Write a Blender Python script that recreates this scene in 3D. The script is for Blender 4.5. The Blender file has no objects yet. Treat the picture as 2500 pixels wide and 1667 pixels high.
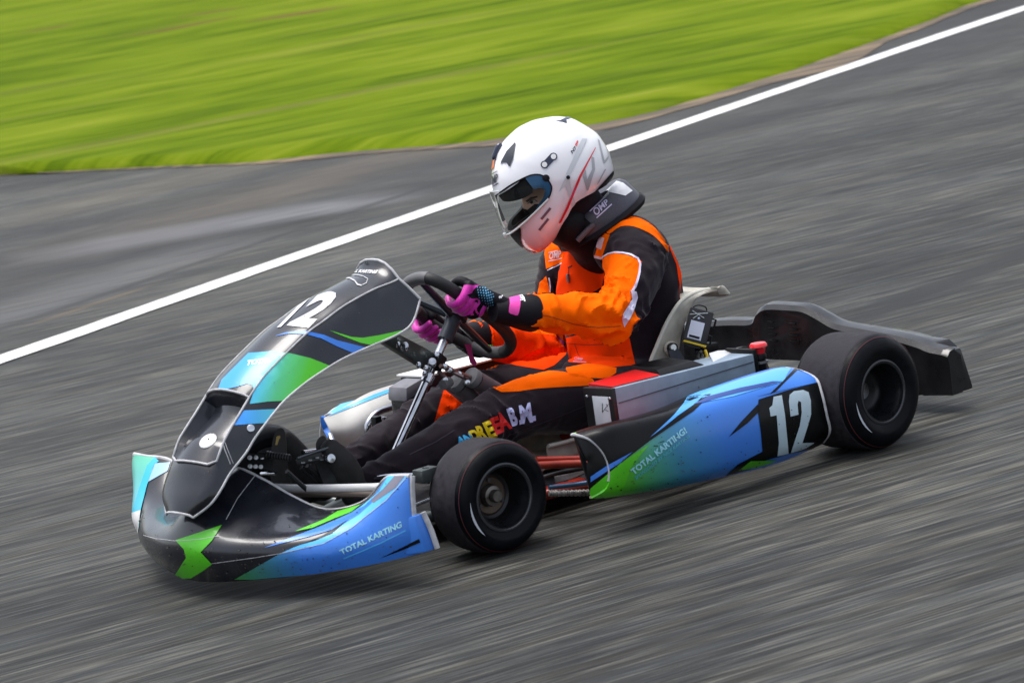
import bpy, bmesh, math, random
from math import sin, cos, pi, radians as R
from mathutils import Vector, Matrix, noise
from mathutils.bvhtree import BVHTree
from mathutils.geometry import tessellate_polygon
S = bpy.context.scene
V = Vector
random.seed(7)

# ------------------------------------------------------------------ camera, sky, sun, exposure
CAM = V((5.82542147, 6.22054148, 1.6492848))
CR = V((-0.74008123, 0.65731056, -0.14220621)); CU = V((-0.20968541, -0.0246208, 0.97745887)); CF = V((-0.63899281, -0.75321753, -0.15604982))
FPX = 8444.468
cd = bpy.data.cameras.new('camera'); co = bpy.data.objects.new('camera', cd); S.collection.objects.link(co)
co.matrix_world = Matrix(((CR.x, CU.x, -CF.x, CAM.x), (CR.y, CU.y, -CF.y, CAM.y), (CR.z, CU.z, -CF.z, CAM.z), (0, 0, 0, 1)))
cd.sensor_width = 36; cd.lens = FPX / 2500 * 36; cd.clip_end = 2000; cd.clip_start = .1
cd.dof.use_dof = True; cd.dof.focus_distance = 8.45; cd.dof.aperture_fstop = 9.0
S.camera = co
w = bpy.data.worlds.new('World'); S.world = w; w.use_nodes = True
nt = w.node_tree; bg = nt.nodes['Background']
sky = nt.nodes.new('ShaderNodeTexSky'); sky.sky_type = 'NISHITA'; sky.sun_disc = False
SUN_DIR = (CR * -.22 + CF * .12 + V((0, 0, 1.0))).normalized()
sky.sun_elevation = math.asin(SUN_DIR.z); sky.sun_rotation = math.atan2(SUN_DIR.x, SUN_DIR.y)
sky.air_density = 1.0; sky.dust_density = 3.5; sky.ozone_density = 1.0
hs = nt.nodes.new('ShaderNodeHueSaturation'); hs.inputs['Saturation'].default_value = .45   # thin high cloud whitens the sky
nt.links.new(sky.outputs[0], hs.inputs['Color']); nt.links.new(hs.outputs[0], bg.inputs[0]); bg.inputs[1].default_value = .125
sl = bpy.data.lights.new('sun', 'SUN'); so = bpy.data.objects.new('sun', sl); S.collection.objects.link(so)
sl.energy = 1.5; sl.angle = R(34); sl.color = (1, .98, .95)
so.rotation_euler = SUN_DIR.to_track_quat('Z', 'Y').to_euler()
S.view_settings.view_transform = 'Standard'; S.view_settings.look = 'None'
S.view_settings.gamma = 1; S.view_settings.use_curve_mapping = False; S.view_settings.exposure = .93

# ------------------------------------------------------------------ helpers
def at(px, py, **k):
    """point on the sight line of photo pixel (px, py) where it meets x=, y= or z="""
    d = CF + CR * ((px - 1250) / FPX) + CU * ((833.5 - py) / FPX)
    a, v = list(k.items())[0]; i = 'xyz'.index(a)
    return CAM + d * ((v - CAM[i]) / d[i])
def pj(p):
    v = V(p) - CAM; z = v.dot(CF)
    return (1250 + FPX * v.dot(CR) / z, 833.5 - FPX * v.dot(CU) / z)

MATS = {}
def mat(name, col, rough=.5, metal=0, coat=0, spec=.5, bump=0, bscale=200, vary=0, vscale=30, grad=None, stretch=None, trans=0, alpha=1, sheen=0):
    if name in MATS: return MATS[name]
    m = bpy.data.materials.new(name); m.use_nodes = True; t = m.node_tree; b = t.nodes['Principled BSDF']
    col = tuple(col) + (1,) if len(col) == 3 else col
    b.inputs['Base Color'].default_value = col; b.inputs['Roughness'].default_value = rough; b.inputs['Metallic'].default_value = metal
    b.inputs['Coat Weight'].default_value = coat; b.inputs['Coat Roughness'].default_value = .06; b.inputs['Specular IOR Level'].default_value = spec
    b.inputs['Sheen Weight'].default_value = sheen; b.inputs['Sheen Roughness'].default_value = .5
    if trans: b.inputs['Transmission Weight'].default_value = trans
    if alpha < 1: b.inputs['Alpha'].default_value = alpha
    tc = t.nodes.new('ShaderNodeTexCoord'); src = tc.outputs['Object']
    if stretch:
        mp = t.nodes.new('ShaderNodeMapping'); mp.inputs['Scale'].default_value = stretch; t.links.new(src, mp.inputs[0]); src = mp.outputs[0]
    out = None
    if grad:   # (p0, p1, [(pos, col), ...]) a printed colour gradient along a line on the thing
        p0, p1, stops = grad; d = V(p1) - V(p0); L2 = d.length_squared
        vs = t.nodes.new('ShaderNodeVectorMath'); vs.operation = 'SUBTRACT'; t.links.new(tc.outputs['Object'], vs.inputs[0]); vs.inputs[1].default_value = p0
        vd = t.nodes.new('ShaderNodeVectorMath'); vd.operation = 'DOT_PRODUCT'; t.links.new(vs.outputs[0], vd.inputs[0]); vd.inputs[1].default_value = d / L2
        cr = t.nodes.new('ShaderNodeValToRGB'); e = cr.color_ramp.elements
        while len(e) < len(stops): e.new(.5)
        for q, (ps, c) in zip(e, stops): q.position = ps; q.color = tuple(c) + (1,)
        t.links.new(vd.outputs['Value'], cr.inputs[0]); out = cr.outputs[0]
    if vary:
        nz = t.nodes.new('ShaderNodeTexNoise'); nz.inputs['Scale'].default_value = vscale; nz.inputs['Detail'].default_value = 6; t.links.new(src, nz.inputs['Vector'])
        mr = t.nodes.new('ShaderNodeMapRange'); t.links.new(nz.outputs[0], mr.inputs[0]); mr.inputs[1].default_value = .3; mr.inputs[2].default_value = .7
        mr.inputs[3].default_value = 1 - vary; mr.inputs[4].default_value = 1 + vary
        mx = t.nodes.new('ShaderNodeVectorMath'); mx.operation = 'SCALE'
        if out: t.links.new(out, mx.inputs[0])
        else: mx.inputs[0].default_value = col[:3]
        t.links.new(mr.outputs[0], mx.inputs['Scale']); out = mx.outputs[0]
        rr = t.nodes.new('ShaderNodeMapRange'); t.links.new(nz.outputs[0], rr.inputs[0]); rr.inputs[1].default_value = .3; rr.inputs[2].default_value = .7
        rr.inputs[3].default_value = max(.02, rough * (1 - vary)); rr.inputs[4].default_value = min(1, rough * (1 + vary)); t.links.new(rr.outputs[0], b.inputs['Roughness'])
    if out: t.links.new(out, b.inputs['Base Color'])
    if bump:
        n2 = t.nodes.new('ShaderNodeTexNoise'); n2.inputs['Scale'].default_value = bscale; n2.inputs['Detail'].default_value = 3; t.links.new(src, n2.inputs['Vector'])
        bp = t.nodes.new('ShaderNodeBump'); bp.inputs['Strength'].default_value = bump; bp.inputs['Distance'].default_value = .004
        t.links.new(n2.outputs[0], bp.inputs['Height']); t.links.new(bp.outputs[0], b.inputs['Normal'])
    MATS[name] = m; return m

def link(name, me, m, parent=None, label=None, smooth=True):
    o = bpy.data.objects.new(name, me); S.collection.objects.link(o)
    if m is not None and not me.materials: me.materials.append(m)
    if smooth:
        for p in me.polygons: p.use_smooth = True
        try: me.set_sharp_from_angle(angle=R(38))
        except Exception: pass
    if parent:
        o.parent = parent; o.matrix_parent_inverse = PINV.get(parent.name, Matrix.Identity(4))
    if label: o['label'] = label
    return o
PINV = {}
def mk(name, vs, fs, m, parent=None, label=None, smooth=True):
    me = bpy.data.meshes.new(name); me.from_pydata([tuple(v) for v in vs], [], fs); me.update()
    bm = bmesh.new(); bm.from_mesh(me); bmesh.ops.recalc_face_normals(bm, faces=bm.faces); bm.to_mesh(me); bm.free()
    return link(name, me, m, parent, label, smooth)
def thing(name, loc, label, cat, group=None):
    o = bpy.data.objects.new(name, None); S.collection.objects.link(o); o.location = loc; o.empty_display_size = .1
    o['label'] = label; o['category'] = cat
    if group: o['group'] = group
    PINV[o.name] = Matrix.Translation(V(loc)).inverted(); return o
class G:   # geometry accumulator
    def __init__(s): s.v = []; s.f = []
    def add(s, vs, fs):
        b = len(s.v); s.v += [V(v) for v in vs]; s.f += [tuple(b + i for i in f) for f in fs]; return s
    def ob(s, name, m, parent=None, label=None, smooth=True): return mk(name, s.v, s.f, m, parent, label, smooth)
def cat(pts, n=6, closed=False):
    P = [V(p) for p in pts]; N = len(P); out = []
    rng = range(N) if closed else range(N - 1)
    for i in rng:
        a, b, c, d = (P[(i - 1) % N], P[i], P[(i + 1) % N], P[(i + 2) % N]) if closed else (P[max(i - 1, 0)], P[i], P[i + 1], P[min(i + 2, N - 1)])
        for k in range(n):
            t = k / n; out.append(.5 * ((2 * b) + (c - a) * t + (2 * a - 5 * b + 4 * c - d) * t * t + (3 * b - a - 3 * c + d) * t ** 3))
    if not closed: out.append(P[-1])
    return out
def lerp(a, b, t): return a + (b - a) * t
def tube(pts, r, n=10, smoothn=0, closed=False, cap=True):
    rs = r if isinstance(r, (list, tuple)) else [r] * len(pts)
    if smoothn:
        P4 = cat([V((*p, 0))if 0 else V(p) for p in pts], smoothn, closed); R4 = []
        M = len(rs)
        for i in range(len(P4)):
            t = i / smoothn; k = int(t); R4.append(lerp(rs[k % M], rs[(k + 1) % M] if closed else rs[min(k + 1, M - 1)], t - k))
        pts, rs = P4, R4
    P = [V(p) for p in pts]; N = len(P); vs = []; fs = []
    prev = None
    for i in range(N):
        T = (P[(i + 1) % N] - P[(i - 1) % N]) if closed else (P[min(i + 1, N - 1)] - P[max(i - 1, 0)])
        T.normalize()
        if prev is None:
            u = T.cross(V((0, 0, 1)));
            if u.length < .1: u = T.cross(V((0, 1, 0)))
        else: u = prev - T * prev.dot(T)
        u.normalize(); prev = u; w_ = T.cross(u)
        for k in range(n):
            a = 2 * pi * k / n; vs.append(P[i] + (u * cos(a) + w_ * sin(a)) * rs[i])
    for i in range(N if closed else N - 1):
        for k in range(n):
            j = (i + 1) % N; fs.append((i * n + k, i * n + (k + 1) % n, j * n + (k + 1) % n, j * n + k))
    if cap and not closed:
        fs.append(tuple(range(n))[::-1]); fs.append(tuple((N - 1) * n + k for k in range(n)))
    return vs, fs
def cyl(a, b, r, n=16, r2=None): return tube([V(a), V(b)], [r, r if r2 is None else r2], n)
def lathe(prof, c, ax, n=64, closed=False):
    c = V(c); ax = V(ax).normalized(); u = ax.cross(V((0, 0, 1)))
    if u.length < .1: u = ax.cross(V((1, 0, 0)))
    u.normalize(); w_ = ax.cross(u); vs = []; fs = []; m = len(prof)
    for k in range(n):
        a = 2 * pi * k / n; d = u * cos(a) + w_ * sin(a)
        for (r_, h) in prof: vs.append(c + d * r_ + ax * h)
    for k in range(n):
        j = (k + 1) % n
        for i in range(m if closed else m - 1):
            i2 = (i + 1) % m; fs.append((k * m + i, j * m + i, j * m + i2, k * m + i2))
    return vs, fs
def box(c, sx, sy, sz, M=None, bev=0):
    bm = bmesh.new(); bmesh.ops.create_cube(bm, size=1); bmesh.ops.scale(bm, vec=(sx, sy, sz), verts=bm.verts)
    if bev: bmesh.ops.bevel(bm, geom=bm.edges[:], offset=bev, segments=2, affect='EDGES', profile=.6)
    if M is not None: bmesh.ops.transform(bm, matrix=M, verts=bm.verts)
    bm.verts.index_update(); vs = [v.co + V(c) for v in bm.verts]; fs = [tuple(v.index for v in f.verts) for f in bm.faces]; bm.free(); return vs, fs
def hexa(p8, bev=0):
    """box from 8 corners: bottom 4 then top 4"""
    bm = bmesh.new(); v = [bm.verts.new(p) for p in p8]
    for f in ((3, 2, 1, 0), (4, 5, 6, 7), (0, 1, 5, 4), (1, 2, 6, 5), (2, 3, 7, 6), (3, 0, 4, 7)): bm.faces.new([v[i] for i in f])
    if bev: bmesh.ops.bevel(bm, geom=bm.edges[:], offset=bev, segments=2, affect='EDGES', profile=.6)
    bm.verts.index_update(); vs = [q.co.copy() for q in bm.verts]; fs = [tuple(q.index for q in f.verts) for f in bm.faces]; bm.free(); return vs, fs
def plate(pts, n, th):
    """flat plate: outline in space, pushed back by thickness th along -n"""
    n = V(n).normalized(); P = [V(p) for p in pts]; N = len(P)
    vs = P + [p - n * th for p in P]; tri = tessellate_polygon([P])
    fs = [tuple(t) for t in tri] + [tuple(i + N for i in t)[::-1] for t in tri] + [(i, (i + 1) % N, (i + 1) % N + N, i + N) for i in range(N)]
    return vs, fs
def grid(rows, th=0):
    """surface from rows of points; with th it gets a back skin and rims"""
    nr = len(rows); nc = len(rows[0]); vs = [V(p) for r_ in rows for p in r_]
    fs = [(i * nc + j, i * nc + j + 1, (i + 1) * nc + j + 1, (i + 1) * nc + j) for i in range(nr - 1) for j in range(nc - 1)]
    if th:
        nm = [V((0, 0, 0)) for _ in vs]
        for f in fs:
            n = (vs[f[2]] - vs[f[0]]).cross(vs[f[3]] - vs[f[1]])
            for i in f: nm[i] += n
        b = len(vs); vs += [vs[i] - nm[i].normalized() * th for i in range(b)]
        fs += [tuple(i + b for i in f)[::-1] for f in fs]
        bd = [j for j in range(nc)] + [i * nc + nc - 1 for i in range(1, nr)] + [(nr - 1) * nc + j for j in range(nc - 2, -1, -1)] + [i * nc for i in range(nr - 2, 0, -1)]
        for a, c in zip(bd, bd[1:] + bd[:1]): fs.append((a, c, c + b, a + b))
    return vs, fs
def densify(rows, a=1, b=1):
    rows = [cat(r_, b) if b > 1 else r_ for r_ in rows]
    if a > 1:
        cols = [cat([r_[j] for r_ in rows], a) for j in range(len(rows[0]))]
        rows = [[c[i] for c in cols] for i in range(len(cols[0]))]
    return rows

# ---- stickers: a flat print cut to shape and laid on the surface of a part
def clip(poly, tri):
    out = poly
    for i in range(3):
        a, b = tri[i], tri[(i + 1) % 3]; ex, ey = b[0] - a[0], b[1] - a[1]; res = []; n = len(out)
        if n == 0: return []
        for k in range(n):
            p, q = out[k], out[(k + 1) % n]
            dp = ex * (p[1] - a[1]) - ey * (p[0] - a[0]); dq = ex * (q[1] - a[1]) - ey * (q[0] - a[0])
            if dp >= 0: res.append(p)
            if (dp >= 0) != (dq >= 0):
                t = dp / (dp - dq); res.append((p[0] + (q[0] - p[0]) * t, p[1] + (q[1] - p[1]) * t))
        out = res
    return out
CACHE = {}
def surf(objs):
    key = tuple(o.name for o in objs)
    if key in CACHE: return CACHE[key]
    vs = []; nr = []; tris = []; polys = []
    for o in objs:
        me = o.data; b = len(vs); vs += [v.co.copy() for v in me.vertices]; nr += [v.normal.copy() for v in me.vertices]
        for p in me.polygons:
            ii = [b + i for i in p.vertices]; polys.append(ii)
    bvh = BVHTree.FromPolygons(vs, polys); px = [pj(v) for v in vs]
    for ii in polys:
        c = sum((vs[i] for i in ii), V((0, 0, 0))) / len(ii); n = (vs[ii[1]] - vs[ii[0]]).cross(vs[ii[2]] - vs[ii[0]])
        if len(ii) > 3: n += (vs[ii[2]] - vs[ii[0]]).cross(vs[ii[3]] - vs[ii[0]])
        d = CAM - c
        if n.dot(d) <= 0: continue
        h = bvh.ray_cast(CAM, -d.normalized())
        if h[0] is not None and h[3] < d.length - .03: continue
        for k in range(1, len(ii) - 1):
            t = (ii[0], ii[k], ii[k + 1]); q = [px[i] for i in t]
            ar = (q[1][0] - q[0][0]) * (q[2][1] - q[0][1]) - (q[1][1] - q[0][1]) * (q[2][0] - q[0][0])
            if abs(ar) < 1e-4: continue
            if ar < 0: t = (t[0], t[2], t[1]); q = [q[0], q[2], q[1]]
            tris.append((t, q, abs(ar), min(a[0] for a in q), max(a[0] for a in q), min(a[1] for a in q), max(a[1] for a in q)))
    CACHE[key] = (vs, nr, tris); return CACHE[key]
def sticker(name, objs, polys, m, parent, off=.0008, label=None, sm=0, tri=False):
    if not isinstance(objs, (list, tuple)): objs = [objs]
    if not tri and 1 < len(polys) <= 12:      # separate prints are separate parts
        for q in polys: r_ = sticker(name, objs, [q], m, parent, off, label, sm)
        return r_
    vs, nr, tris = surf(objs); bm = bmesh.new()
    T2 = []
    for poly in polys:
        if tri: T2.append(poly); continue
        P = [V((p[0], p[1], 0)) for p in poly]
        if sm: P = cat(P, sm, True)
        for t in tessellate_polygon([P]): T2.append([(P[i].x, P[i].y) for i in t])
    X0 = min(p[0] for t in T2 for p in t); X1 = max(p[0] for t in T2 for p in t); Y0 = min(p[1] for t in T2 for p in t); Y1 = max(p[1] for t in T2 for p in t)
    near = [s for s in tris if s[3] < X1 and s[4] > X0 and s[5] < Y1 and s[6] > Y0]
    for t in T2:
        x0 = min(p[0] for p in t); x1 = max(p[0] for p in t); y0 = min(p[1] for p in t); y1 = max(p[1] for p in t)
        for (ix, q, ar, a0, a1, b0, b1) in near:
            if a0 > x1 or a1 < x0 or b0 > y1 or b1 < y0: continue
            c = clip(list(t), q)
            if len(c) < 3: continue
            A = 0
            for k in range(len(c)): A += c[k][0] * c[(k + 1) % len(c)][1] - c[k][1] * c[(k + 1) % len(c)][0]
            if abs(A) < .002: continue
            pts = []
            for (x, y) in c:
                l1 = ((q[1][0] - x) * (q[2][1] - y) - (q[1][1] - y) * (q[2][0] - x)) / ar
                l2 = ((q[2][0] - x) * (q[0][1] - y) - (q[2][1] - y) * (q[0][0] - x)) / ar; l3 = 1 - l1 - l2
                n = nr[ix[0]] * l1 + nr[ix[1]] * l2 + nr[ix[2]] * l3
                pts.append(vs[ix[0]] * l1 + vs[ix[1]] * l2 + vs[ix[2]] * l3 + n.normalized() * off)
            if A > 0: pts.reverse()      # pixel y runs down
            try: bm.faces.new([bm.verts.new(p) for p in pts])
            except ValueError: pass
    bmesh.ops.remove_doubles(bm, verts=bm.verts, dist=.00015)
    if not tri and len(polys) == 1 and len(bm.faces):      # keep the one connected patch
        left = set(bm.faces); best = []
        while left:
            st_ = [left.pop()]; isl = [st_[0]]
            while st_:
                for e in st_.pop().edges:
                    for f in e.link_faces:
                        if f in left: left.discard(f); st_.append(f); isl.append(f)
            if sum(f.calc_area() for f in isl) > sum(f.calc_area() for f in best): best = isl
        keep = set(best); bmesh.ops.delete(bm, geom=[f for f in bm.faces if f not in keep], context='FACES')
    bm.normal_update()
    flip = [f for f in bm.faces if f.normal.dot(CAM - f.calc_center_median()) < 0]
    if flip: bmesh.ops.reverse_faces(bm, faces=flip)
    me = bpy.data.meshes.new(name); bm.to_mesh(me); bm.free()
    return link(name, me, m, parent, label)
def glyphs(s, quad, bold=0, shear=0, per=None):
    """outline letters filled with triangles and fitted to a four-cornered area: TL, TR, BR, BL"""
    cu = bpy.data.curves.new('t', 'FONT'); cu.body = s; cu.offset = bold; cu.shear = shear; cu.resolution_u = 3
    o = bpy.data.objects.new('t', cu); S.collection.objects.link(o); bpy.context.view_layer.update()
    me = o.evaluated_get(bpy.context.evaluated_depsgraph_get()).to_mesh()
    xs = [v.co.x for v in me.vertices]; ys = [v.co.y for v in me.vertices]; x0, x1, y0, y1 = min(xs), max(xs), min(ys), max(ys)
    out = []
    def f(v):
        a = (v.co.x - x0) / (x1 - x0); b = (y1 - v.co.y) / (y1 - y0)
        tl, tr, br, bl = quad
        return tuple((tl[i] * (1 - a) + tr[i] * a) * (1 - b) + (bl[i] * (1 - a) + br[i] * a) * b for i in (0, 1))
    for p in me.polygons:
        ii = list(p.vertices)
        for k in range(1, len(ii) - 1): out.append([f(me.vertices[ii[0]]), f(me.vertices[ii[k]]), f(me.vertices[ii[k + 1]])])
    bpy.data.objects.remove(o); bpy.data.curves.remove(cu); return out
def stroke(pts, w_, w2=None):
    """a line of pixels widened to a polygon"""
    P = [V((p[0], p[1])) for p in pts]; L = []; Rr = []; N = len(P)
    for i in range(N):
        d = (P[min(i + 1, N - 1)] - P[max(i - 1, 0)]).normalized(); n = V((-d.y, d.x)); ww = lerp(w_, w2 if w2 is not None else w_, i / (N - 1)) / 2
        L.append(tuple(P[i] + n * ww)); Rr.append(tuple(P[i] - n * ww))
    return L + Rr[::-1]
def remesh(name, g, vox, m, parent=None, label=None, it=6, disp=None, dec=0):
    me = bpy.data.meshes.new('tmp'); me.from_pydata([tuple(v) for v in g.v], [], g.f); me.update()
    bm = bmesh.new(); bm.from_mesh(me); bmesh.ops.recalc_face_normals(bm, faces=bm.faces); bm.to_mesh(me); bm.free()
    o = bpy.data.objects.new('tmp', me); S.collection.objects.link(o)
    a = o.modifiers.new('r', 'REMESH'); a.mode = 'VOXEL'; a.voxel_size = vox
    b = o.modifiers.new('s', 'SMOOTH'); b.iterations = it; b.factor = .6
    dg = bpy.context.evaluated_depsgraph_get(); dg.update(); ne = bpy.data.meshes.new_from_object(o.evaluated_get(dg))
    bpy.data.objects.remove(o)
    if disp:
        cs = [(v.co.copy(), v.normal.copy()) for v in ne.vertices]
        for v, (c, n) in zip(ne.vertices, cs): v.co = c + n * disp(c, n)
    ne.name = name; ne.materials.clear(); ne.update()
    r_ = link(name, ne, m, parent, label)
    return r_
def ball(g, c, rx, ry=None, rz=None, M=None, n=16):
    ry = ry or rx; rz = rz or rx; vs = []; fs = []; c = V(c)
    for i in range(n + 1):
        th = pi * i / n
        for k in range(2 * n):
            ph = pi * k / n; v = V((rx * sin(th) * cos(ph), ry * sin(th) * sin(ph), rz * cos(th)))
            if M is not None: v = M @ v
            vs.append(c + v)
    for i in range(n):
        for k in range(2 * n):
            a, b = i * 2 * n + k, i * 2 * n + (k + 1) % (2 * n); fs.append((a, b, b + 2 * n, a + 2 * n))
    g.add(vs, fs)
def limb(g, pts, rs, sm=5, n=18):
    g.add(*tube(pts, rs, n, sm)); ball(g, pts[0], rs[0]); ball(g, pts[-1], rs[-1])

# ------------------------------------------------------------------ the ground
def ground_mat(name, kind):
    m = bpy.data.materials.new(name); m.use_nodes = True; t = m.node_tree; b = t.nodes['Principled BSDF']; N = t.nodes.new; K = t.links.new
    tc0 = N('ShaderNodeTexCoord').outputs['Object']; tc = tc0
    mr0 = N('ShaderNodeMapping'); mr0.inputs['Rotation'].default_value = (0, 0, R(10)); K(tc0, mr0.inputs[0]); grain = mr0.outputs[0]
    def noi(sc, detail=4, dist=0, rot=0):
        mp = N('ShaderNodeMapping'); mp.inputs['Scale'].default_value = sc; mp.inputs['Rotation'].default_value = (0, 0, rot); K(grain, mp.inputs[0])
        n = N('ShaderNodeTexNoise'); n.inputs['Scale'].default_value = 1; n.inputs['Detail'].default_value = detail; n.inputs['Distortion'].default_value = dist
        K(mp.outputs[0], n.inputs['Vector']); return n.outputs[0]
    def rng(x, a, b_, c, d):
        r_ = N('ShaderNodeMapRange'); K(x, r_.inputs[0])
        for i, q in enumerate((a, b_, c, d)): r_.inputs[i + 1].default_value = q
        return r_.outputs[0]
    def mth(op, a, b_=None):
        n = N('ShaderNodeMath'); n.operation = op
        for i, q in enumerate((a, b_)):
            if q is None: continue
            if isinstance(q, (int, float)): n.inputs[i].default_value = q
            else: K(q, n.inputs[i])
        return n.outputs[0]
    def ramp(x, st):
        r_ = N('ShaderNodeValToRGB'); K(x, r_.inputs[0]); e = r_.color_ramp.elements
        while len(e) < len(st): e.new(.5)
        for q, (p, c) in zip(e, st): q.position = p; q.color = tuple(c) + (1,)
        return r_.outputs[0]
    def mix(f, a, c):
        n = N('ShaderNodeMix'); n.data_type = 'RGBA'
        if isinstance(f, (int, float)): n.inputs['Factor'].default_value = f
        else: K(f, n.inputs['Factor'])
        for s_, q in (('A', a), ('B', c)):
            i = [k for k in n.inputs if k.name == s_ and k.type == 'RGBA'][0]
            if isinstance(q, tuple): i.default_value = q + (1,)
            else: K(q, i)
        return [k for k in n.outputs if k.type == 'RGBA'][0]
    if kind == 'road':
        fine = noi((4.2, 170, 1), 9); med = noi((1.8, 34, 1), 6, .1); big = noi((.3, 1.3, 1), 3, .5); hue = noi((1.1, 14, 1), 3)
        f = mth('ADD', mth('MULTIPLY', fine, .58), mth('ADD', mth('MULTIPLY', med, .27), mth('MULTIPLY', big, .25)))
        colr = ramp(f, [(.43, (.0035, .0036, .0036)), (.485, (.0085, .0088, .0085)), (.53, (.019, .0198, .0188)), (.58, (.042, .043, .040)), (.65, (.115, .112, .095))])
        chips = mth('MULTIPLY', rng(noi((3.2, 120, 1), 2), .68, .74, 0, .8), rng(med, .45, .6, 0, .7))
        colr = mix(chips, colr, (.33, .31, .24))
        colr = mix(rng(hue, .5, .68, 0, .45), colr, mix(.5, colr, (.085, .075, .052))); colr = mix(rng(hue, .5, .34, 0, .4), colr, mix(.5, colr, (.040, .052, .062)))
        # marks worn and rubbed into the surface: (point, direction, half width, along range, colour, strength)
        sx = N('ShaderNodeSeparateXYZ'); K(tc, sx.inputs[0])
        for (p, d, hw, l0, l1, c, k) in MARKS:
            d = V(d).normalized(); ox = mth('SUBTRACT', sx.outputs[0], p[0]); oy = mth('SUBTRACT', sx.outputs[1], p[1])
            al = mth('ADD', mth('MULTIPLY', ox, d.x), mth('MULTIPLY', oy, d.y)); ac = mth('ADD', mth('MULTIPLY', ox, -d.y), mth('MULTIPLY', oy, d.x))
            ac = mth('ABSOLUTE', mth('ADD', ac, mth('MULTIPLY', mth('SUBTRACT', noi((.9, .9, 1), 3), .5), hw * 1.2)))
            fall = rng(ac, hw * .3, hw, 1, 0)
            lo = rng(al, l0, l0 + .25 * (l1 - l0), 0, 1); hi = rng(al, l1 - .25 * (l1 - l0), l1, 1, 0)
            br = rng(med, .35, .6, .35, 1)
            colr = mix(mth('MULTIPLY', mth('MULTIPLY', mth('MULTIPLY', fall, lo), hi), mth('MULTIPLY', br, k)), colr, c)
        K(colr, b.inputs['Base Color']); b.inputs['Roughness'].default_value = .68; b.inputs['Specular IOR Level'].default_value = .22
        bp = N('ShaderNodeBump'); bp.inputs['Strength'].default_value = .35; bp.inputs['Distance'].default_value = .004; K(f, bp.inputs['Height']); K(bp.outputs[0], b.inputs['Normal'])
    if kind == 'grass':
        a = noi((.7, 3.4, 1), 4, .25); c = noi((.22, .7, 1), 4, .6); d = noi((2.2, 16, 1), 4)
        f = mth('ADD', mth('MULTIPLY', a, .42), mth('ADD', mth('MULTIPLY', c, .38), mth('MULTIPLY', d, .2)))
        colr = ramp(f, [(.33, (.026, .050, .003)), (.42, (.058, .098, .004)), (.51, (.104, .152, .006)), (.61, (.155, .195, .014)), (.73, (.19, .195, .04))])
        dry = rng(noi((.16, 1.3, 1), 3, .4, .08), .58, .76, 0, .4); colr = mix(dry, colr, (.17, .14, .05))
        sx = N('ShaderNodeSeparateXYZ'); K(tc, sx.inputs[0])
        for (p, d_, hw, l) in BARE:
            d_ = V(d_).normalized(); ox = mth('SUBTRACT', sx.outputs[0], p[0]); oy = mth('SUBTRACT', sx.outputs[1], p[1])
            al = mth('ABSOLUTE', mth('ADD', mth('MULTIPLY', ox, d_.x), mth('MULTIPLY', oy, d_.y))); ac = mth('ABSOLUTE', mth('ADD', mth('MULTIPLY', ox, -d_.y), mth('MULTIPLY', oy, d_.x)))
            fall = mth('MULTIPLY', rng(ac, hw * .2, hw, .9, 0), rng(al, l * .3, l, 1, 0)); colr = mix(fall, colr, (.12, .075, .03))
        K(colr, b.inputs['Base Color']); b.inputs['Roughness'].default_value = .95; b.inputs['Specular IOR Level'].default_value = .02
        bp = N('ShaderNodeBump'); bp.inputs['Strength'].default_value = .2; bp.inputs['Distance'].default_value = .03; K(a, bp.inputs['Height']); K(bp.outputs[0], b.inputs['Normal'])
    if kind == 'line':
        f = mth('ADD', mth('MULTIPLY', noi((2.6, 120, 1), 7), .6), mth('MULTIPLY', noi((.8, 5, 1), 3), .4)); colr = ramp(f, [(.34, (.16, .16, .16)), (.41, (.55, .55, .54)), (.50, (.76, .76, .75))]); K(colr, b.inputs['Base Color']); b.inputs['Roughness'].default_value = .55
    if kind == 'soil':
        f = mth('ADD', mth('MULTIPLY', noi((1.2, 16, 1), 5), .6), mth('MULTIPLY', noi((.5, 2.5, 1), 3), .4))
        colr = ramp(f, [(.36, (.035, .030, .026)), (.5, (.095, .070, .045)), (.60, (.22, .155, .09))]); K(colr, b.inputs['Base Color']); b.inputs['Roughness'].default_value = .9
    return m
def gp(px, py): p = at(px, py, z=0); return (p.x, p.y)
LD = (-.945, -.328)
MARKS = [
    ((-2.83, -5.77), (-.87, .5), .34, -.95, .95, (.20, .20, .215), 1.0),
    (gp(220, 700), (-.95, -.3), .35, -1.2, 1.2, (.14, .14, .145), .6),
    (gp(300, 600), (-.95, -.3), 1.1, -3.0, 4.5, (.030, .029, .030), .6),
    (gp(700, 570), (-.95, -.33), .045, -3.5, 5.5, (.014, .014, .014), .75),
    (gp(250, 735), (-.95, -.31), .03, -.5, .4, (.20, .13, .06), .35),
    (gp(230, 560), (-.95, -.33), .03, -.4, .4, (.02, .02, .02), .9),
    (gp(2250, 720), (-.97, -.22), .10, -1.1, 3.0, (.012, .012, .013), .95),
    (gp(2420, 650), (-.97, -.22), .05, -.9, 2.4, (.02, .02, .02), .8),
    (gp(2050, 160), (-.95, -.33), 1.1, -4.5, 6.5, (.024, .023, .025), .6),
    (gp(1480, 312), (-.95, -.3), .06, -1.0, 1.0, (.55, .55, .54), .75),
    (gp(1100, 350), (-.9, -.2), .5, -3.2, 3.2, (.15, .12, .085), .35),
    (gp(600, 405), (-.9, -.1), .4, -2.0, 2.5, (.13, .11, .08), .4),
]
GD = (-.985, .174)
BARE = [(gp(725, 50), GD, .30, .55), (gp(440, 82), GD, .22, .65), (gp(520, 45), GD, .2, .4), (gp(120, 84), GD, .2, .35)]
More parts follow.
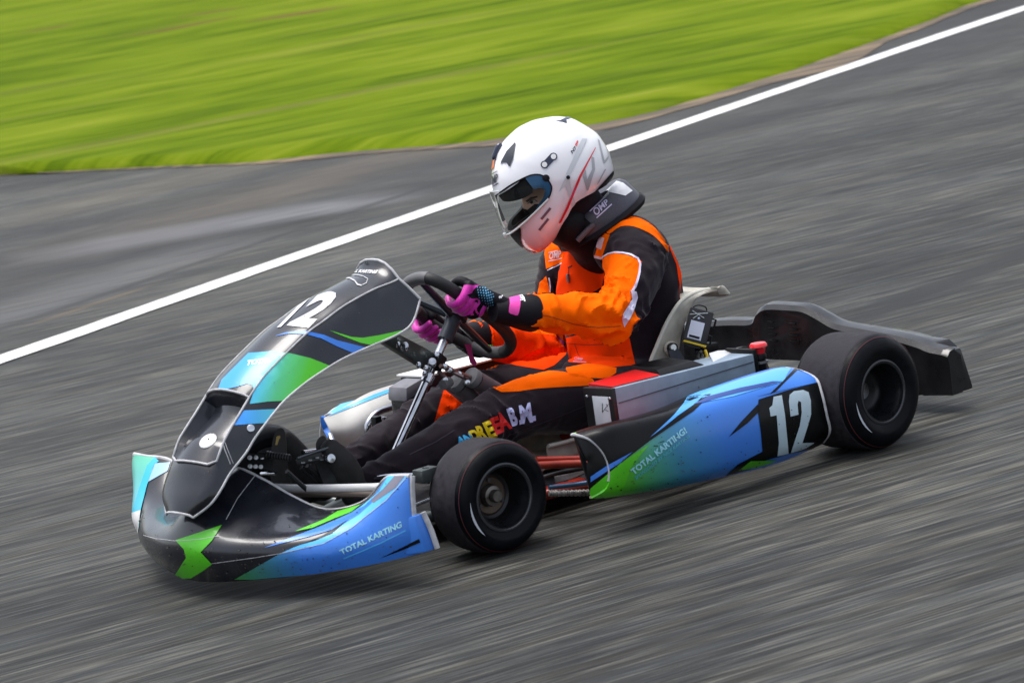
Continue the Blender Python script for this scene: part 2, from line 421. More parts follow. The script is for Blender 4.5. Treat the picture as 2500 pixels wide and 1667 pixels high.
o = mk('road', [(-400, -400, 0), (400, -400, 0), (400, 400, 0), (-400, 400, 0)], [(0, 1, 2, 3)], ground_mat('asphalt', 'road'), smooth=False); o['kind'] = 'structure'
# the painted edge line
lp = [(6, -1.6), (2.5, -2.78), gp(0, 880), gp(560, 684), gp(1200, 463), gp(1470, 370), gp(2000, 190), gp(2500, 22), (-14, -8.2), (-30, -12.5)]
lp = cat([(*p, .004) for p in lp], 40); rows = []
for i, p in enumerate(lp):
    d = (lp[min(i + 1, len(lp) - 1)] - lp[max(i - 1, 0)]).normalized(); n = V((-d.y, d.x, 0)); e1, e2 = (.065 + .006 * noise.noise((p.x * 2.3, p.y * 2.3, q)) + .004 * noise.noise((p.x * 9, p.y * 9, q)) for q in (0, 7)); rows.append([p + n * e1, p - n * e2])
vs, fs = grid(rows); o = mk('painted_line', vs, fs, ground_mat('line_paint', 'line'), smooth=False); o['kind'] = 'structure'
# grass edge, its soil rim and the turf itself
ge = [(-1.2, -40), (-3.2, -20), gp(-150, 436), gp(0, 428), gp(300, 412), gp(600, 398), gp(900, 368), gp(1200, 345), gp(1450, 305), gp(1700, 245), gp(2000, 150), gp(2250, 60), gp(2400, 2), (-16, -10.1), (-40, -19)]
ge = cat([(*p, 0) for p in ge], 8)
FARP = [V((lerp(60, -260, i / (len(ge) - 1)), -260 + 60 * i / (len(ge) - 1), 0)) for i in range(len(ge))]
def gz(p, s): return .008 + .035 * min(1, s / .25) + .011 * (noise.noise((p.x * .8, p.y * 3, 0)) + 1) * min(1, s / .3)
rows = []; rim = []
steps = [0, .03, .08, .16, .3] + [.3 + .12 * i for i in range(1, 50)] + [6.5, 7.5, 9, 11, 14, 18, 24, 34, 50, 80, 130, 190]
G2 = []
for i in range(len(ge) - 1):
    for k in range(6): G2.append((lerp(ge[i], ge[i + 1], k / 6), lerp(FARP[i], FARP[i + 1], k / 6)))
for (e, f_) in G2:
    d = (f_ - e).normalized(); wob = .14 * noise.noise((e.x * 1.3, e.y * 1.3, 3)) + .02 * noise.noise((e.x * 9, e.y * 9, 5)); row = []
    for s_ in steps:
        p = e + d * (s_ + wob); row.append(V((p.x, p.y, gz(p, s_) if s_ else .002)))
    rows.append(row); rim.append([e + d * (wob + .1) + V((0, 0, .0035)), e - d * (.24 + .60 * max(0, noise.noise((e.x * .6, e.y * .6, 9)) + .1)) + V((0, 0, .0035))])
vs, fs = grid(rows); o = mk('grass', vs, fs, ground_mat('turf', 'grass')); o['kind'] = 'stuff'; o['label'] = 'bright green short grass beyond the edge of the track'; o['category'] = 'grass'
vs, fs = grid(rim); o = mk('soil_verge', vs, fs, ground_mat('verge_soil', 'soil')); o['kind'] = 'structure'

# ------------------------------------------------------------------ materials of the kart
BLACK = mat('black_vinyl', (.002, .0022, .003), .34, spec=.18, coat=.10, vary=.25, vscale=14)
GREYBLK = mat('charcoal_vinyl', (.0075, .009, .0155), .26, spec=.45, coat=.45, vary=.3, vscale=10, bump=.05, bscale=60)
WHITE = mat('white_print', (.80, .80, .80), .35, coat=.3, vary=.05)
EDGE = mat('white_sticker_edge', (.46, .46, .48), .5, vary=.2, vscale=60)
GREEN = mat('green_vinyl', (.075, .50, .006), .34, coat=.22, vary=.06, vscale=12)
BLUE = mat('blue_vinyl', (.036, .195, .70), .34, coat=.22, vary=.08, vscale=10)
SKYB = mat('light_blue_vinyl', (.085, .48, .95), .34, coat=.22, vary=.06)
PALEB = mat('pale_blue_print', (.30, .66, .80), .4, vary=.15, vscale=80)
RUB = mat('tyre_rubber', (.0030, .0036, .0055), .45, spec=.13, vary=.25, vscale=40, bump=.12, bscale=300)
TREAD = mat('tread_rubber', (.031, .029, .035), .7, spec=.12, vary=.3, vscale=60, bump=.25, bscale=500)
PLA = mat('black_plastic', (.004, .004, .005), .42, spec=.25, vary=.25, vscale=25, bump=.06, bscale=120)
RIMM = mat('black_rim_metal', (.012, .013, .016), .3, metal=.4, vary=.2)
STEEL = mat('chromed_steel', (.58, .60, .65), .16, metal=1, vary=.2, vscale=40)
ALU = mat('brushed_aluminium', (.26, .34, .43), .45, metal=.15, vary=.10, vscale=25, bump=.04, bscale=90)
ALUW = mat('bright_aluminium_top', (.75, .75, .76), .35, metal=.3, vary=.1, vscale=25)
DARKST = mat('dark_steel', (.10, .115, .115), .38, metal=.7, vary=.15)
REDF = mat('red_frame_paint', (.26, .014, .004), .4, coat=.2, vary=.15)
REDP = mat('red_plastic', (.70, .012, .012), .35, coat=.3, vary=.06)
BEIGE = mat('bare_moulding', (.62, .61, .58), .55, vary=.18, vscale=9, bump=.03)
RUBG = mat('grey_rubber', (.16, .16, .17), .7, vary=.2)
MAUVE = mat('worn_rubber_sleeve', (.11, .085, .095), .6, vary=.2, bump=.08)
PORTLIP = mat('rim_lip_grey', (.06, .062, .07), .32, metal=.5)
YEL = mat('yellow_plastic', (.80, .56, .01), .4)

kart = thing('go_kart', (.5, 0, 0), 'black, blue and green racing kart number 12 driven along the asphalt', 'go-kart')
def KP(name, g, m, par=None, label=None, smooth=True):
    if not isinstance(g, G): q = G(); q.add(*g); g = q
    return g.ob(name, m, par or kart, label, smooth)

# ---- wheels
def wheel(cx, cz, yo, side, wdt, Rt, st=0, front=False):
    ax = V((sin(st), cos(st), 0)) * side; c = V((cx, yo * side, cz))
    if st and side < 0: ax = V((-sin(st), -cos(st), 0))
    rr = .0725
    tp = [(rr, -.004), (rr + .004, .004), (rr + .014, .010), (lerp(rr, Rt, .42), .0135), (lerp(rr, Rt, .66), .010), (lerp(rr, Rt, .84), .000), (Rt - .004, -.012), (Rt - .0005, -.024)]
    tp2 = [(r_, -wdt - h) for r_, h in tp][::-1]
    side_prof = cat([(a, b, 0) for a, b in tp[:7]], 5); back = cat([(a, b, 0) for a, b in tp2[1:]], 5)
    wroot = KP('wheel_rim', lathe([(rr + .001, -.002), (rr, .004), (rr - .005, .004), (rr - .007, -.004), (.060, -.012), (.057, -.05 if not front else -.030), (.052, -.062 if not front else -.05), (.045, -.066 if not front else -.055), (.018, -.068 if not front else -.058), (.018, -.075), (.05, -.075), (.058, -wdt), (rr, -wdt + .002), (rr + .001, -wdt)], c, ax, 72), RIMM)
    KP('rim_lip', lathe([(rr - .004, .002), (rr, .0065), (rr + .004, .0055), (rr + .005, .001)], c, ax, 72), PORTLIP, wroot)
    ty = KP('tyre', lathe([(p.x, p.y) for p in side_prof], c, ax, 96), RUB, wroot)
    KP('tyre_wall', lathe([(p.x, p.y) for p in back], c, ax, 96), RUB, wroot)
    KP('tread', lathe([(side_prof[-1].x, side_prof[-1].y)] + [(p.x, p.y) for p in cat([(tp[6][0], tp[6][1], 0), (tp[7][0], tp[7][1], 0), (Rt, -wdt * .5, 0), (tp2[0][0], tp2[0][1], 0), (tp2[1][0], tp2[1][1], 0)], 5)], c, ax, 96), TREAD, wroot)
    rl = lerp(rr, Rt, .86); KP('red_ring', lathe([(rl, -.0005), (rl + .0015, -.0018)], c + ax * .0012, ax, 96), mat('dull_red_print', (.07, .008, .012), .6), wroot)
    rl = lerp(rr, Rt, .5); g = G()
    u = ax.cross(V((0, 0, 1))).normalized(); w_ = ax.cross(u); a0 = -.12 if front else .02; rw = []
    for k in range(15):
        a = a0 + .88 * k / 14; hw = .0028 * sin(pi * (k + .3) / 14.6); d = u * cos(a) + w_ * sin(a)
        rw.append([c + d * (rl - hw) + ax * .0150, c + d * (rl + hw) + ax * .0150])
    # pale arc: the highlight reflected on the sidewall, painted on as colour
    g.add(*grid(rw)); g.ob('sidewall_highlight', mat('painted_sidewall_highlight', (.55, .58, .64), .5), wroot)
    if front:
        g = G(); g.add(*lathe([(.0, -.02), (.012, -.02), (.0145, -.024), (.0145, -.035), (.022, -.037), (.024, -.05), (.024, -.058)], c, ax, 32)); g.ob('hub', mat('worn_hub_metal', (.20, .18, .17), .4, metal=.8, vary=.4, vscale=60), wroot)
        for k in range(3):
            a = 2 * pi * k / 3 + .5; d = u * cos(a) + w_ * sin(a); KP('wheel_nut', cyl(c + d * .035 + ax * -.058, c + d * .035 + ax * -.046, .0045, 6), mat('nut_dull', (.10, .10, .11), .4, metal=.8), wroot)
        KP('rim_disc', lathe([(.026, -.052), (.040, -.050), (.047, -.055)], c, ax, 48), mat('bronze_disc', (.10, .075, .06), .4, metal=.6), wroot)
    return wroot
YR, YF, RR_, RF_ = .672, .486, .1383, .1275
wheel(0, RR_, YR - .012, 1, .165, RR_); wheel(0, RR_, YR - .012, -1, .165, RR_)
wheel(1.04, RF_, YF - .012, 1, .115, RF_, .085, True); wheel(1.04, RF_, YF - .012, -1, .115, RF_, .085, True)

# ---- frame: red tubes, floor tray, axle, bars
g = G()
for s in (1, -1):
    g.add(*tube([(-.12, .30 * s, .085), (.15, .30 * s, .065), (.55, .29 * s, .052), (.80, .27 * s, .052)], .0155, 14, 5))
    KP('front_frame_tube', tube([(.80, .27 * s, .052), (1.0, .18 * s, .058), (1.10, .13 * s, .06)], .0152, 14, 5), DARKST)
    KP('front_frame_tube', tube([(1.02, .36 * s, .11), (1.02, .27 * s, .085), (1.0, .18 * s, .065)], .0155, 14, 4), DARKST)
    g.add(*tube([(.15, .30 * s, .07), (.30, .42 * s, .07), (.62, .42 * s, .07), (.78, .30 * s, .06)], .010, 10, 4))
g.add(*tube([(.30, -.3, .06), (.30, .3, .06)], .0145, 12)); g.add(*tube([(-.10, -.3, .085), (-.10, .3, .085)], .0145, 12))
KP('frame', g, REDF)
KP('floor_tray', plate([(.52, -.27, .045), (.95, -.24, .045), (1.20, -.14, .05), (1.20, .14, .05), (.95, .24, .045), (.52, .27, .045)], (0, 0, 1), .003), mat('tray_metal', (.06, .06, .065), .5, metal=.6, vary=.3))
KP('rear_axle', cyl((0, -.6, RR_), (0, .6, RR_), .02, 20), STEEL)
g = G()
for s in (1, -1): KP('axle_hub', lathe([(.02, -.01), (.045, -.01), (.045, .02), (.03, .03), (.02, .03)], (0, .50 * s, RR_), (0, s, 0), 24), RIMM)
KP('brake_disc', lathe([(.03, -.003), (.095, -.003), (.095, .003), (.03, .003)], (0, .20, RR_), (0, 1, 0), 48, True), mat('disc_metal', (.16, .14, .13), .35, metal=.9, vary=.2))
# silver lower bars of the side pods and the nose
def bar(name, pts, r_, m, n=14, sm=5): return KP(name, tube(pts, r_, n, sm), m)
A = lambda px, py, **k: at(px, py, **k)
bar('nose_bar', [A(672, 1190, y=.0), A(760, 1192, y=.10), A(900, 1190, y=.28), A(945, 1188, y=.36), A(985, 1195, y=.40)], .0095, mat('bright_silver_tube', (.80, .80, .82), .25, metal=.35))
bar('nose_bar', [A(640, 1210, y=-.05), A(720, 1204, y=.05), A(840, 1206, y=.20), A(930, 1208, y=.33)], .008, mat('bronze_tube', (.30, .25, .22), .35, metal=.9))
bar('steering_rod', [A(860, 1180, y=.04), A(945, 1162, y=.16), A(1050, 1160, y=.34)], .0055, STEEL)
bar('steering_rod', [A(860, 1180, y=-.04), (.98, -.2, .135), (.98, -.36, .13)], .0055, STEEL)
KP('steering_knuckle', box(A(1040, 1158, y=.345), .05, .035, .03, None, .004), DARKST); KP('knuckle_bolt', cyl(A(1040, 1140, y=.345), A(1040, 1180, y=.345), .009), DARKST)
for s in (1, -1): KP('king_pin', cyl((1.04, .36 * s, .07), (1.03, .36 * s, .19), .012), DARKST); KP('stub_axle', cyl((1.04, .36 * s, RF_), (1.04, .45 * s, RF_), .011), DARKST)
bar('bumper_bar', [A(1018, 1232, y=.36), A(1052, 1218, y=.40)], .0045, STEEL, sm=0)
# behind the front wheel: rods, bracket, threaded link
bar('pod_rod', [A(1325, 1164, y=.36), A(1370, 1150, y=.36), A(1450, 1136, y=.40)], .0035, DARKST)
KP('side_bracket', plate([A(1355, 1163, y=.40), A(1448, 1145, y=.44), A(1450, 1180, y=.44), A(1438, 1178, y=.44), A(1430, 1168, y=.43), A(1412, 1164, y=.42), A(1395, 1168, y=.42), A(1384, 1175, y=.41), A(1358, 1178, y=.40)], (0, 1, 0), .003), mat('weathered_plate', (.20, .17, .17), .5, metal=.5, vary=.3))
bar('side_rail', [A(1340, 1190, y=.40), A(1400, 1183, y=.42), A(1448, 1176, y=.45)], .0055, mat('blue_grey_tube', (.05, .10, .18), .35, metal=.6), sm=0)
g = G()
for k in range(20):
    p = lerp(A(1340, 1204, y=.42), A(1438, 1202, y=.46), k / 20); q = lerp(A(1340, 1204, y=.42), A(1438, 1202, y=.46), (k + .55) / 20); g.add(*cyl(p, q, .0065 + .0015 * (k % 2), 10))
g.add(*cyl(A(1340, 1204, y=.42), A(1458, 1201, y=.465), .005)); KP('threaded_link', g, mat('dirty_steel', (.28, .27, .26), .45, metal=.8, vary=.5, vscale=90))
bar('red_side_tube', [A(1310, 1136, y=.34), A(1380, 1132, y=.36), A(1447, 1130, y=.40)], .009, mat('bright_orange_red_paint', (.24, .018, .005), .45, coat=.2, vary=.2), sm=0)
bar('red_side_tube', [A(1310, 1122, y=.32), A(1380, 1120, y=.34), A(1447, 1118, y=.38)], .007, REDF, sm=0)

# ---- nose cone: sections across the car
HALF = {  # |y|: bottom, belly, fold, shoulder, top   (x, z)
    .00: [(1.548, .034), (1.572, .085), (1.568, .135), (1.520, .205), (1.395, .250)],
    .05: [(1.545, .035), (1.570, .086), (1.565, .133), (1.505, .192), (1.365, .218)],
    .10: [(1.535, .038), (1.562, .087), (1.552, .131), (1.470, .170), (1.335, .178)],
    .17: [(1.515, .042), (1.540, .088), (1.525, .128), (1.430, .150), (1.312, .147)],
    .25: [(1.486, .047), (1.508, .090), (1.490, .127), (1.400, .145), (1.300, .152)],
    .33: [(1.446, .053), (1.464, .092), (1.440, .130), (1.365, .158), (1.298, .178)],
    .40: [(1.400, .060), (1.412, .098), (1.392, .138), (1.345, .185), (1.300, .226)],
    .45: [(1.356, .066), (1.366, .105), (1.352, .150), (1.328, .205), (1.304, .236)],
    .495: [(1.308, .073), (1.322, .110), (1.318, .160), (1.312, .212), (1.306, .240)],
}
ks = sorted(HALF); ys = [-k for k in ks[:0:-1]] + ks
rows = [[V((x + (.012 if y < -.42 else 0), y * (1.045 if y < -.42 else 1), z)) for x, z in HALF[abs(y)]] for y in ys]
rows = densify(rows, 5, 6)
nose = KP('nose_cone', grid(rows, .004), GREYBLK)
topr = [r_[-1] for r_ in rows]; KP('top_rim', tube(topr, .0055, 8), EDGE, nose)
for e in (0, -1):
    s = 1 if e else -1
    r_ = rows[e]; KP('end_rim', tube([p + V((-.004, .002 * s, 0)) for p in r_], .0065, 8), EDGE, nose)
KP('bottom_rim', tube([r_[0] for r_ in rows], .0035, 8), mat('scuffed_edge', (.30, .25, .20), .7, vary=.3), nose)
# low tail blocks of the nose, stepping out below
for s in (1, -1):
    KP('nose_step', hexa([(1.300, .46 * s, .068), (1.345, .46 * s, .070), (1.318, .523 * s, .076), (1.288, .523 * s, .076), (1.303, .46 * s, .150), (1.336, .46 * s, .150), (1.322, .512 * s, .158), (1.298, .512 * s, .158)], .006), BLUE, nose)
    KP('step_rim', tube([(1.300, .512 * s, .160), (1.292, .520 * s, .12), (1.287, .526 * s, .078)], .0065, 8, 3), EDGE, nose)

# ---- front panel
FP = [((.926, .590), (.900, .538), .081, .115), ((.950, .586), (.938, .492), .081, .122), ((1.007, .580), (.985, .474), .08, .122), ((1.092, .562), (1.07, .464), .08, .122), ((1.158, .540), (1.14, .455), .08, .122),
      ((1.209, .523), (1.188, .445), .08, .122), ((1.288, .485), (1.26, .425), .08, .122), ((1.342, .456), (1.325, .400), .08, .122), ((1.382, .427), (1.362, .378), .08, .121), ((1.425, .389), (1.394, .355), .08, .119),
      ((1.462, .357), (1.422, .333), .081, .116), ((1.487, .332), (1.449, .306), .083, .112), ((1.515, .290), (1.490, .270), .082, .100), ((1.540, .252), (1.522, .240), .084, .100), ((1.560, .222), (1.546, .212), .074, .086), ((1.576, .192), (1.572, .186), .042, .050)]
def fp_row(i):
    (cx, cz), (ex, ez), c, e = FP[i]; j = min(max(i, 1), len(FP) - 2); a = FP[j - 1][0]; b = FP[j + 1][0]
    T = V((b[0] - a[0], 0, b[1] - a[1])).normalized(); Nn = V((-T.z, 0, T.x)); Nn = Nn if Nn.x > 0 else -Nn
    sag = .021 * min(1, (c / .08)) ** 2 if i < 13 else .012
    if i == 0: sag = .046
    if i == 1: sag = .026
    cc = []
    for t in (-1, -.8, -.55, -.28, 0, .28, .55, .8, 1): cc.append(V((cx, c * t, cz)) + Nn * sag * (1 - abs(t) ** (2.8 if i < 2 else 2)))
    mid = lambda s: [V((lerp(cx, ex, u), s * lerp(c, e, u ** .8), lerp(cz, ez, u))) for u in (.35, .7, 1)]
    return mid(-1)[::-1] + cc + mid(1), Nn
rws = [fp_row(i)[0] for i in range(len(FP))]; rws = densify(rws, 4)
sc = []   # the air scoop: pushed in below the lip
for i, r_ in enumerate(rws):
    u = i / 4; row = [p.copy() for p in r_]
    if 8.25 < u < 12.1:
        N_ = fp_row(min(int(round(u)), 15))[1]; dep = .045 * min(1, (u - 8.25) / .3) * max(0, 1 - (u - 8.25) / 3.9) ** .8
        for k, t in enumerate((-1, -.8, -.55, -.28, 0, .28, .55, .8, 1)):
            wv = 1 if abs(t) < .9 else 0; row[3 + k] = row[3 + k] - N_ * dep * wv
    sc.append(row)
panel = KP('front_panel', grid(sc, -.003), GREYBLK)
KP('panel_rim', tube([r_[-1] for r_ in rws], .0028, 8), EDGE, panel); KP('panel_rim', tube([r_[0] for r_ in rws], .0028, 8), EDGE, panel)
KP('top_edge', tube(rws[0], .0034, 8), EDGE, panel); KP('bottom_edge', tube(rws[-1], .0028, 8), EDGE, panel)
for c_ in (11, 3): KP('crease', tube([r_[c_] + V((0, .0004 if c_ > 5 else -.0004, .0006)) for r_ in rws[:46]], .0022, 6), EDGE, panel)
sr = [rws[i][11] for i in range(33, 48)]; sl_ = [rws[i][3] for i in range(33, 48)]
KP('scoop_rim', tube(sr + [rws[48][k] + V((.001, 0, .001)) for k in range(10, 4, -1)] + sl_[::-1] + [rws[33][k] + V((.002, 0, .002)) for k in range(4, 11)], .0028, 8, closed=True), EDGE, panel)
def face_at(px, py, objs):
    d = (CF + CR * ((px - 1250) / FPX) + CU * ((833.5 - py) / FPX)).normalized(); best = None
    for o in objs:
        h = BVHTree.FromPolygons([v.co for v in o.data.vertices], [tuple(p.vertices) for p in o.data.polygons]).ray_cast(CAM, d)
        if h[0] is not None and (best is None or h[3] < best[2]): best = (h[0], h[1] if h[1].dot(d) < 0 else -h[1], h[3])
    return best
def stud(px, py, objs, r_, h, m, par, name, n=20, dome=True):
    f = face_at(px, py, objs)
    if not f: print('no face', name, px, py); return
    p, nn, _ = f; KP(name, lathe([(0, h), (r_ * .5, h * .98), (r_ * .85, h * .75), (r_, h * .2), (r_, -.001)] if dome else [(0, h), (r_ * .92, h), (r_, h * .8), (r_, -.001)], p, nn, n), m, par)
stud(508, 1076, [panel], .0215, .004, mat('silver_washer', (.82, .80, .76), .25, metal=.5), panel, 'panel_screw'); stud(511, 1074, [panel], .0035, .0055, BLACK, panel, 'screw_hole')
stud(612, 1046, [panel], .010, .006, STEEL, panel, 'bolt')

# ---- side pods: sections along x   (inner top, crown, ridge, upper, belly, lower, bottom) as (y, z)
def pod_rows(side):
    PR = {  # x of section: list of (y, z)
        .850: [(.500, .222), (.528, .226), (.560, .214), (.580, .180), (.588, .140), (.582, .105), (.556, .088)],
        .790: [(.498, .220), (.530, .229), (.574, .226), (.594, .186), (.600, .138), (.590, .098), (.560, .076)],
        .680: [(.498, .216), (.535, .224), (.580, .221), (.600, .184), (.607, .132), (.594, .086), (.560, .062)],
        .560: [(.498, .216), (.536, .222), (.581, .216), (.602, .180), (.610, .126), (.596, .076), (.560, .049)],
        .430: [(.498, .226), (.538, .228), (.581, .215), (.603, .178), (.612, .122), (.598, .070), (.560, .038)],
        .300: [(.500, .230), (.540, .232), (.582, .215), (.605, .176), (.614, .120), (.602, .066), (.562, .030)],
        .180: [(.502, .229), (.541, .228), (.583, .205), (.606, .172), (.615, .118), (.606, .070), (.568, .035)],
        .118: [(.500, .222), (.540, .216), (.582, .197), (.604, .166), (.613, .116), (.606, .074), (.570, .044)],
    }
    rows = [[V((x, y * side, z)) for y, z in PR[x]] for x in sorted(PR)]
    for r_ in rows[:2]:
        for p in r_: p.x += .022
    for j, p in enumerate(rows[0]): p.x += (.012, .006, .0, .010, .012, .002, -.01)[j]
    for j, p in enumerate(rows[-1]): p.x += (-.012, .0, -.012, -.028, -.030, -.018, .01)[j] if side > 0 else 0
    return densify(rows, 5, 5)
BLUEG = mat('blue_green_vinyl', (.02, .1, .6), .34, coat=.22, grad=((.86, .6, .09), (.50, .6, .20), [(0, (.075, .45, .005)), (.25, (.070, .42, .03)), (.62, (.040, .24, .40)), (1, (.036, .195, .70))]))
rl_ = pod_rows(1); pod = KP('side_pod', grid(rl_, .004), BLUEG)
KP('end_rim', tube([p for p in rl_[-1][:24]], .0042, 8), EDGE, pod); KP('end_rim', tube([p + V((-.002, .003, 0)) for p in rl_[0]], .0048, 8), EDGE, pod)
KP('bottom_rim', tube([r_[-1] for r_ in rl_], .0028, 8), mat('scuffed_edge', (.30, .25, .20), .7), pod)
# closing wall at the front end of the pod
fw_ = rl_[-1]; ring = [p.copy() for p in fw_] + [lerp(fw_[-1], fw_[0], k / 6) for k in range(1, 6)]
cen = sum(ring, V((0, 0, 0))) / len(ring)
caprows = [[cen + (p - cen) * s_ + V((-.003 + .020 * (1 - s_ * s_), 0, 0)) for p in ring + ring[:1]] for s_ in (.985, .93, .82, .66, .45, .22, .03)]
cap = KP('end_cap', grid(caprows), BLACK, pod)
fr = [[V((p.x * .82 + .02, p.y, p.z - .03 * max(0, p.x))) for p in r_] for r_ in pod_rows(-1)]
far = KP('side_pod', grid(fr, .004), BEIGE)
KP('end_rim', tube([p for p in fr[-1]], .003, 8), EDGE, far)

# the far pod's inner moulding and hoop, seen beside the driver's shin
iw = [A(790, 1022, y=-.50), A(840, 995, y=-.50), A(900, 960, y=-.49), A(980, 935, y=-.49), A(1040, 925, y=-.49)]
lowr = [A(812, 1100, y=-.49), A(850, 1105, y=-.48), A(900, 1115, y=-.47), (.50, -.47, .07), (.40, -.47, .06)]
midr = [A(806, 1056, y=-.47), A(850, 1050, y=-.46), A(905, 1020, y=-.45), A(970, 990, y=-.45), A(1040, 975, y=-.45)]
KP('pod_lining', grid(densify([iw, midr, lowr], 6, 6), .003), BEIGE, far)
bar('pod_hoop', [A(1030, 975, y=-.42), A(980, 988, y=-.42), A(925, 1005, y=-.42), A(902, 1028, y=-.42), A(897, 1052, y=-.42), A(908, 1075, y=-.42), (.62, -.40, .06)], .0085, STEEL)
g = G(); g.add(*cyl(A(918, 1032, y=-.36), A(985, 1040, y=-.38), .004)); KP('link_rod', g, STEEL)
g = G(); g.add(*cyl(A(935, 1020, y=-.36), A(990, 1034, y=-.38), .004)); KP('link_rod', g, STEEL)
KP('pod_clamp', box(A(922, 1045, y=-.36), .02, .02, .06, None, .003), PLA)
# wedge tip of the far pod
tip = [A(782, 1017, y=-.53), A(790, 1014, y=-.53), A(800, 1020, y=-.52), A(810, 1034, y=-.51), A(814, 1052, y=-.50), A(806, 1062, y=-.50), A(799, 1068, y=-.51), A(789, 1050, y=-.53), A(783, 1034, y=-.53)]
KP('pod_tip', plate(tip, -CF, .004), BLUE, far)
KP('tip_bracket', plate([A(806, 1062, y=-.49), A(814, 1052, y=-.49), A(818, 1075, y=-.48), A(822, 1100, y=-.47), A(810, 1098, y=-.47), A(803, 1075, y=-.48)], -CF, .004), PLA, far)
KP('strut_bar', tube([A(806, 1060, y=-.30), A(822, 1110, y=-.26), A(832, 1140, y=-.22)], .006, 8), STEEL)

# ---- battery case on the near side
y0, y1, x0, x1, zt, zb = .285, .382, .130, .585, .262, .150
case = KP('battery_case', hexa([(x0, y0, zb), (x1, y0, zb), (x1, y1, zb), (x0, y1, zb), (x0, y0, zt - .012), (x1, y0, zt + .006), (x1, y1, zt + .006), (x0, y1, zt - .012)], .0025), ALU)
g = G(); g.add(*box(((x0 + x1) / 2, y1 + .0012, zt - .030), x1 - x0 - .01, .0022, .0022)); KP('case_seam', g, mat('seam_shadow_metal', (.10, .12, .15), .5, metal=.5), case)
KP('front_plate', box((x1 + .006, (y0 + y1) / 2, (zb + zt) / 2 + .003), .012, y1 - y0 + .002, zt - zb + .008, None, .002), mat('black_case_plate', (.012, .012, .014), .4), case)
KP('rear_plate', box((x0 - .006, (y0 + y1) / 2, (zb + zt) / 2 - .004), .012, y1 - y0 + .002, zt - zb + .004, None, .002), PLA, case)
KP('red_lid', hexa([(.43, y0 + .004, zt + .001), (x1 - .003, y0 + .004, zt + .007), (x1 - .003, y1 - .012, zt + .007), (.43, y1 - .012, zt + .001), (.43, y0 + .004, zt + .014), (x1 - .003, y0 + .004, zt + .014), (x1 - .003, y1 - .012, zt + .009), (.43, y1 - .012, zt + .004)], .0015), REDP, case)
KP('black_lid', hexa([(.28, y0 - .01, zt - .006), (.425, y0 - .01, zt), (.425, y1 - .012, zt), (.28, y1 - .012, zt - .006), (.30, y0 - .02, zt + .014), (.42, y0 - .02, zt + .022), (.42, y1 - .03, zt + .012), (.30, y1 - .03, zt + .008)], .003), PLA, case)
KP('silver_lid', plate([A(1731, 862, y=.30), A(1752, 856, y=.29), A(1800, 852, y=.28), A(1838, 862, y=.31), A(1842, 866, y=.345), A(1750, 890, y=.375), A(1742, 884, y=.36)], (0, 0, 1), .004), ALUW, case)
for py_, pz_ in ((.008, .012), (.088, .012), (.010, .098), (.088, .096)):
    KP('case_screw', lathe([(0, .004), (.0035, .003), (.0045, 0)], (x1 + .0125, y0 + py_, zb + pz_), (1, 0, 0), 12), STEEL, case)
cl = KP('case_label', box((x1 + .0128, y0 + .056, zb + .060), .0012, .054, .080, None, .0004), mat('label_card', (.55, .60, .66), .5, vary=.1), case)
KP('red_lower_cover', hexa([(.46, .45, .150), (.74, .45, .150), (.74, .494, .150), (.46, .494, .150), (.46, .46, .200), (.74, .46, .200), (.74, .497, .216), (.46, .497, .218)], .003), REDP)
# silver casing behind the seat and wiring
KP('motor_casing', hexa([(.02, .10, .10), (.20, .10, .10), (.20, .28, .10), (.02, .28, .10), (.03, .12, .205), (.18, .12, .215), (.18, .27, .215), (.03, .27, .205)], .01), mat('dusty_bronze_casing', (.13, .10, .075), .55, metal=.4, vary=.4, vscale=40))
KP('regulator', box(A(1725, 850, y=.16), .05, .035, .022, None, .004), PLA)
g = G()
for k, (a, b, c_) in enumerate((((1700, 860), (1715, 868), (1708, 885)), ((1722, 856), (1726, 872), (1716, 888)), ((1712, 858), (1704, 872), (1722, 884)))):
    KP('cable', tube([A(*a, y=.20), A(*b, y=.22), A(*c_, y=.24)], .004, 8, 4), YEL if k == 1 else mat('cable_black', (.02, .02, .02), .5))
# emergency stop on its post
bx = A(1852, 850, y=.37)
KP('stop_button', lathe([(0, .014), (.018, .013), (.0215, .009), (.022, .004), (.017, .001), (.014, -.010), (.013, -.014)], bx, (0, 0, 1), 32), mat('stop_button_red', (.85, .02, .03), .3, coat=.4))
KP('stop_post', lathe([(.015, -.012), (.0165, -.016), (.0165, -.026), (.0135, -.028), (.0135, -.10)], bx, (0, 0, 1), 24), PLA)
KP('lock_nut', lathe([(.0145, -.030), (.0195, -.031), (.0195, -.036), (.0145, -.037)], bx, (0, 0, 1), 8), mat('nut_grey', (.25, .27, .28), .4, metal=.6))

# ---- case on the far side: black with white top
KP('far_battery_case', hexa([(.10, -.38, .15), (.60, -.38, .15), (.60, -.28, .15), (.10, -.28, .15), (.10, -.38, .262), (.60, -.38, .272), (.60, -.28, .272), (.10, -.28, .262)], .003), mat('maroon_black_case', (.035, .012, .016), .4))
KP('far_case_lid', hexa([(.10, -.385, .265), (.607, -.385, .275), (.607, -.274, .275), (.10, -.274, .265), (.10, -.385, .269), (.607, -.385, .280), (.607, -.274, .280), (.10, -.274, .269)], .001), mat('white_lid', (.82, .82, .82), .4, vary=.05))
g = G(); P1 = [A(975, 935, y=-.22), A(1035, 940, y=-.19)]
tk = KP('fluid_tank', hexa([(.655, -.305, .13), (.705, -.305, .13), (.705, -.235, .13), (.655, -.235, .13), (.650, -.305, .280), (.702, -.305, .268), (.702, -.235, .268), (.650, -.235, .280)], .012), mat('black_carbon', (.014, .014, .016), .35, coat=.3, vary=.5, vscale=30))
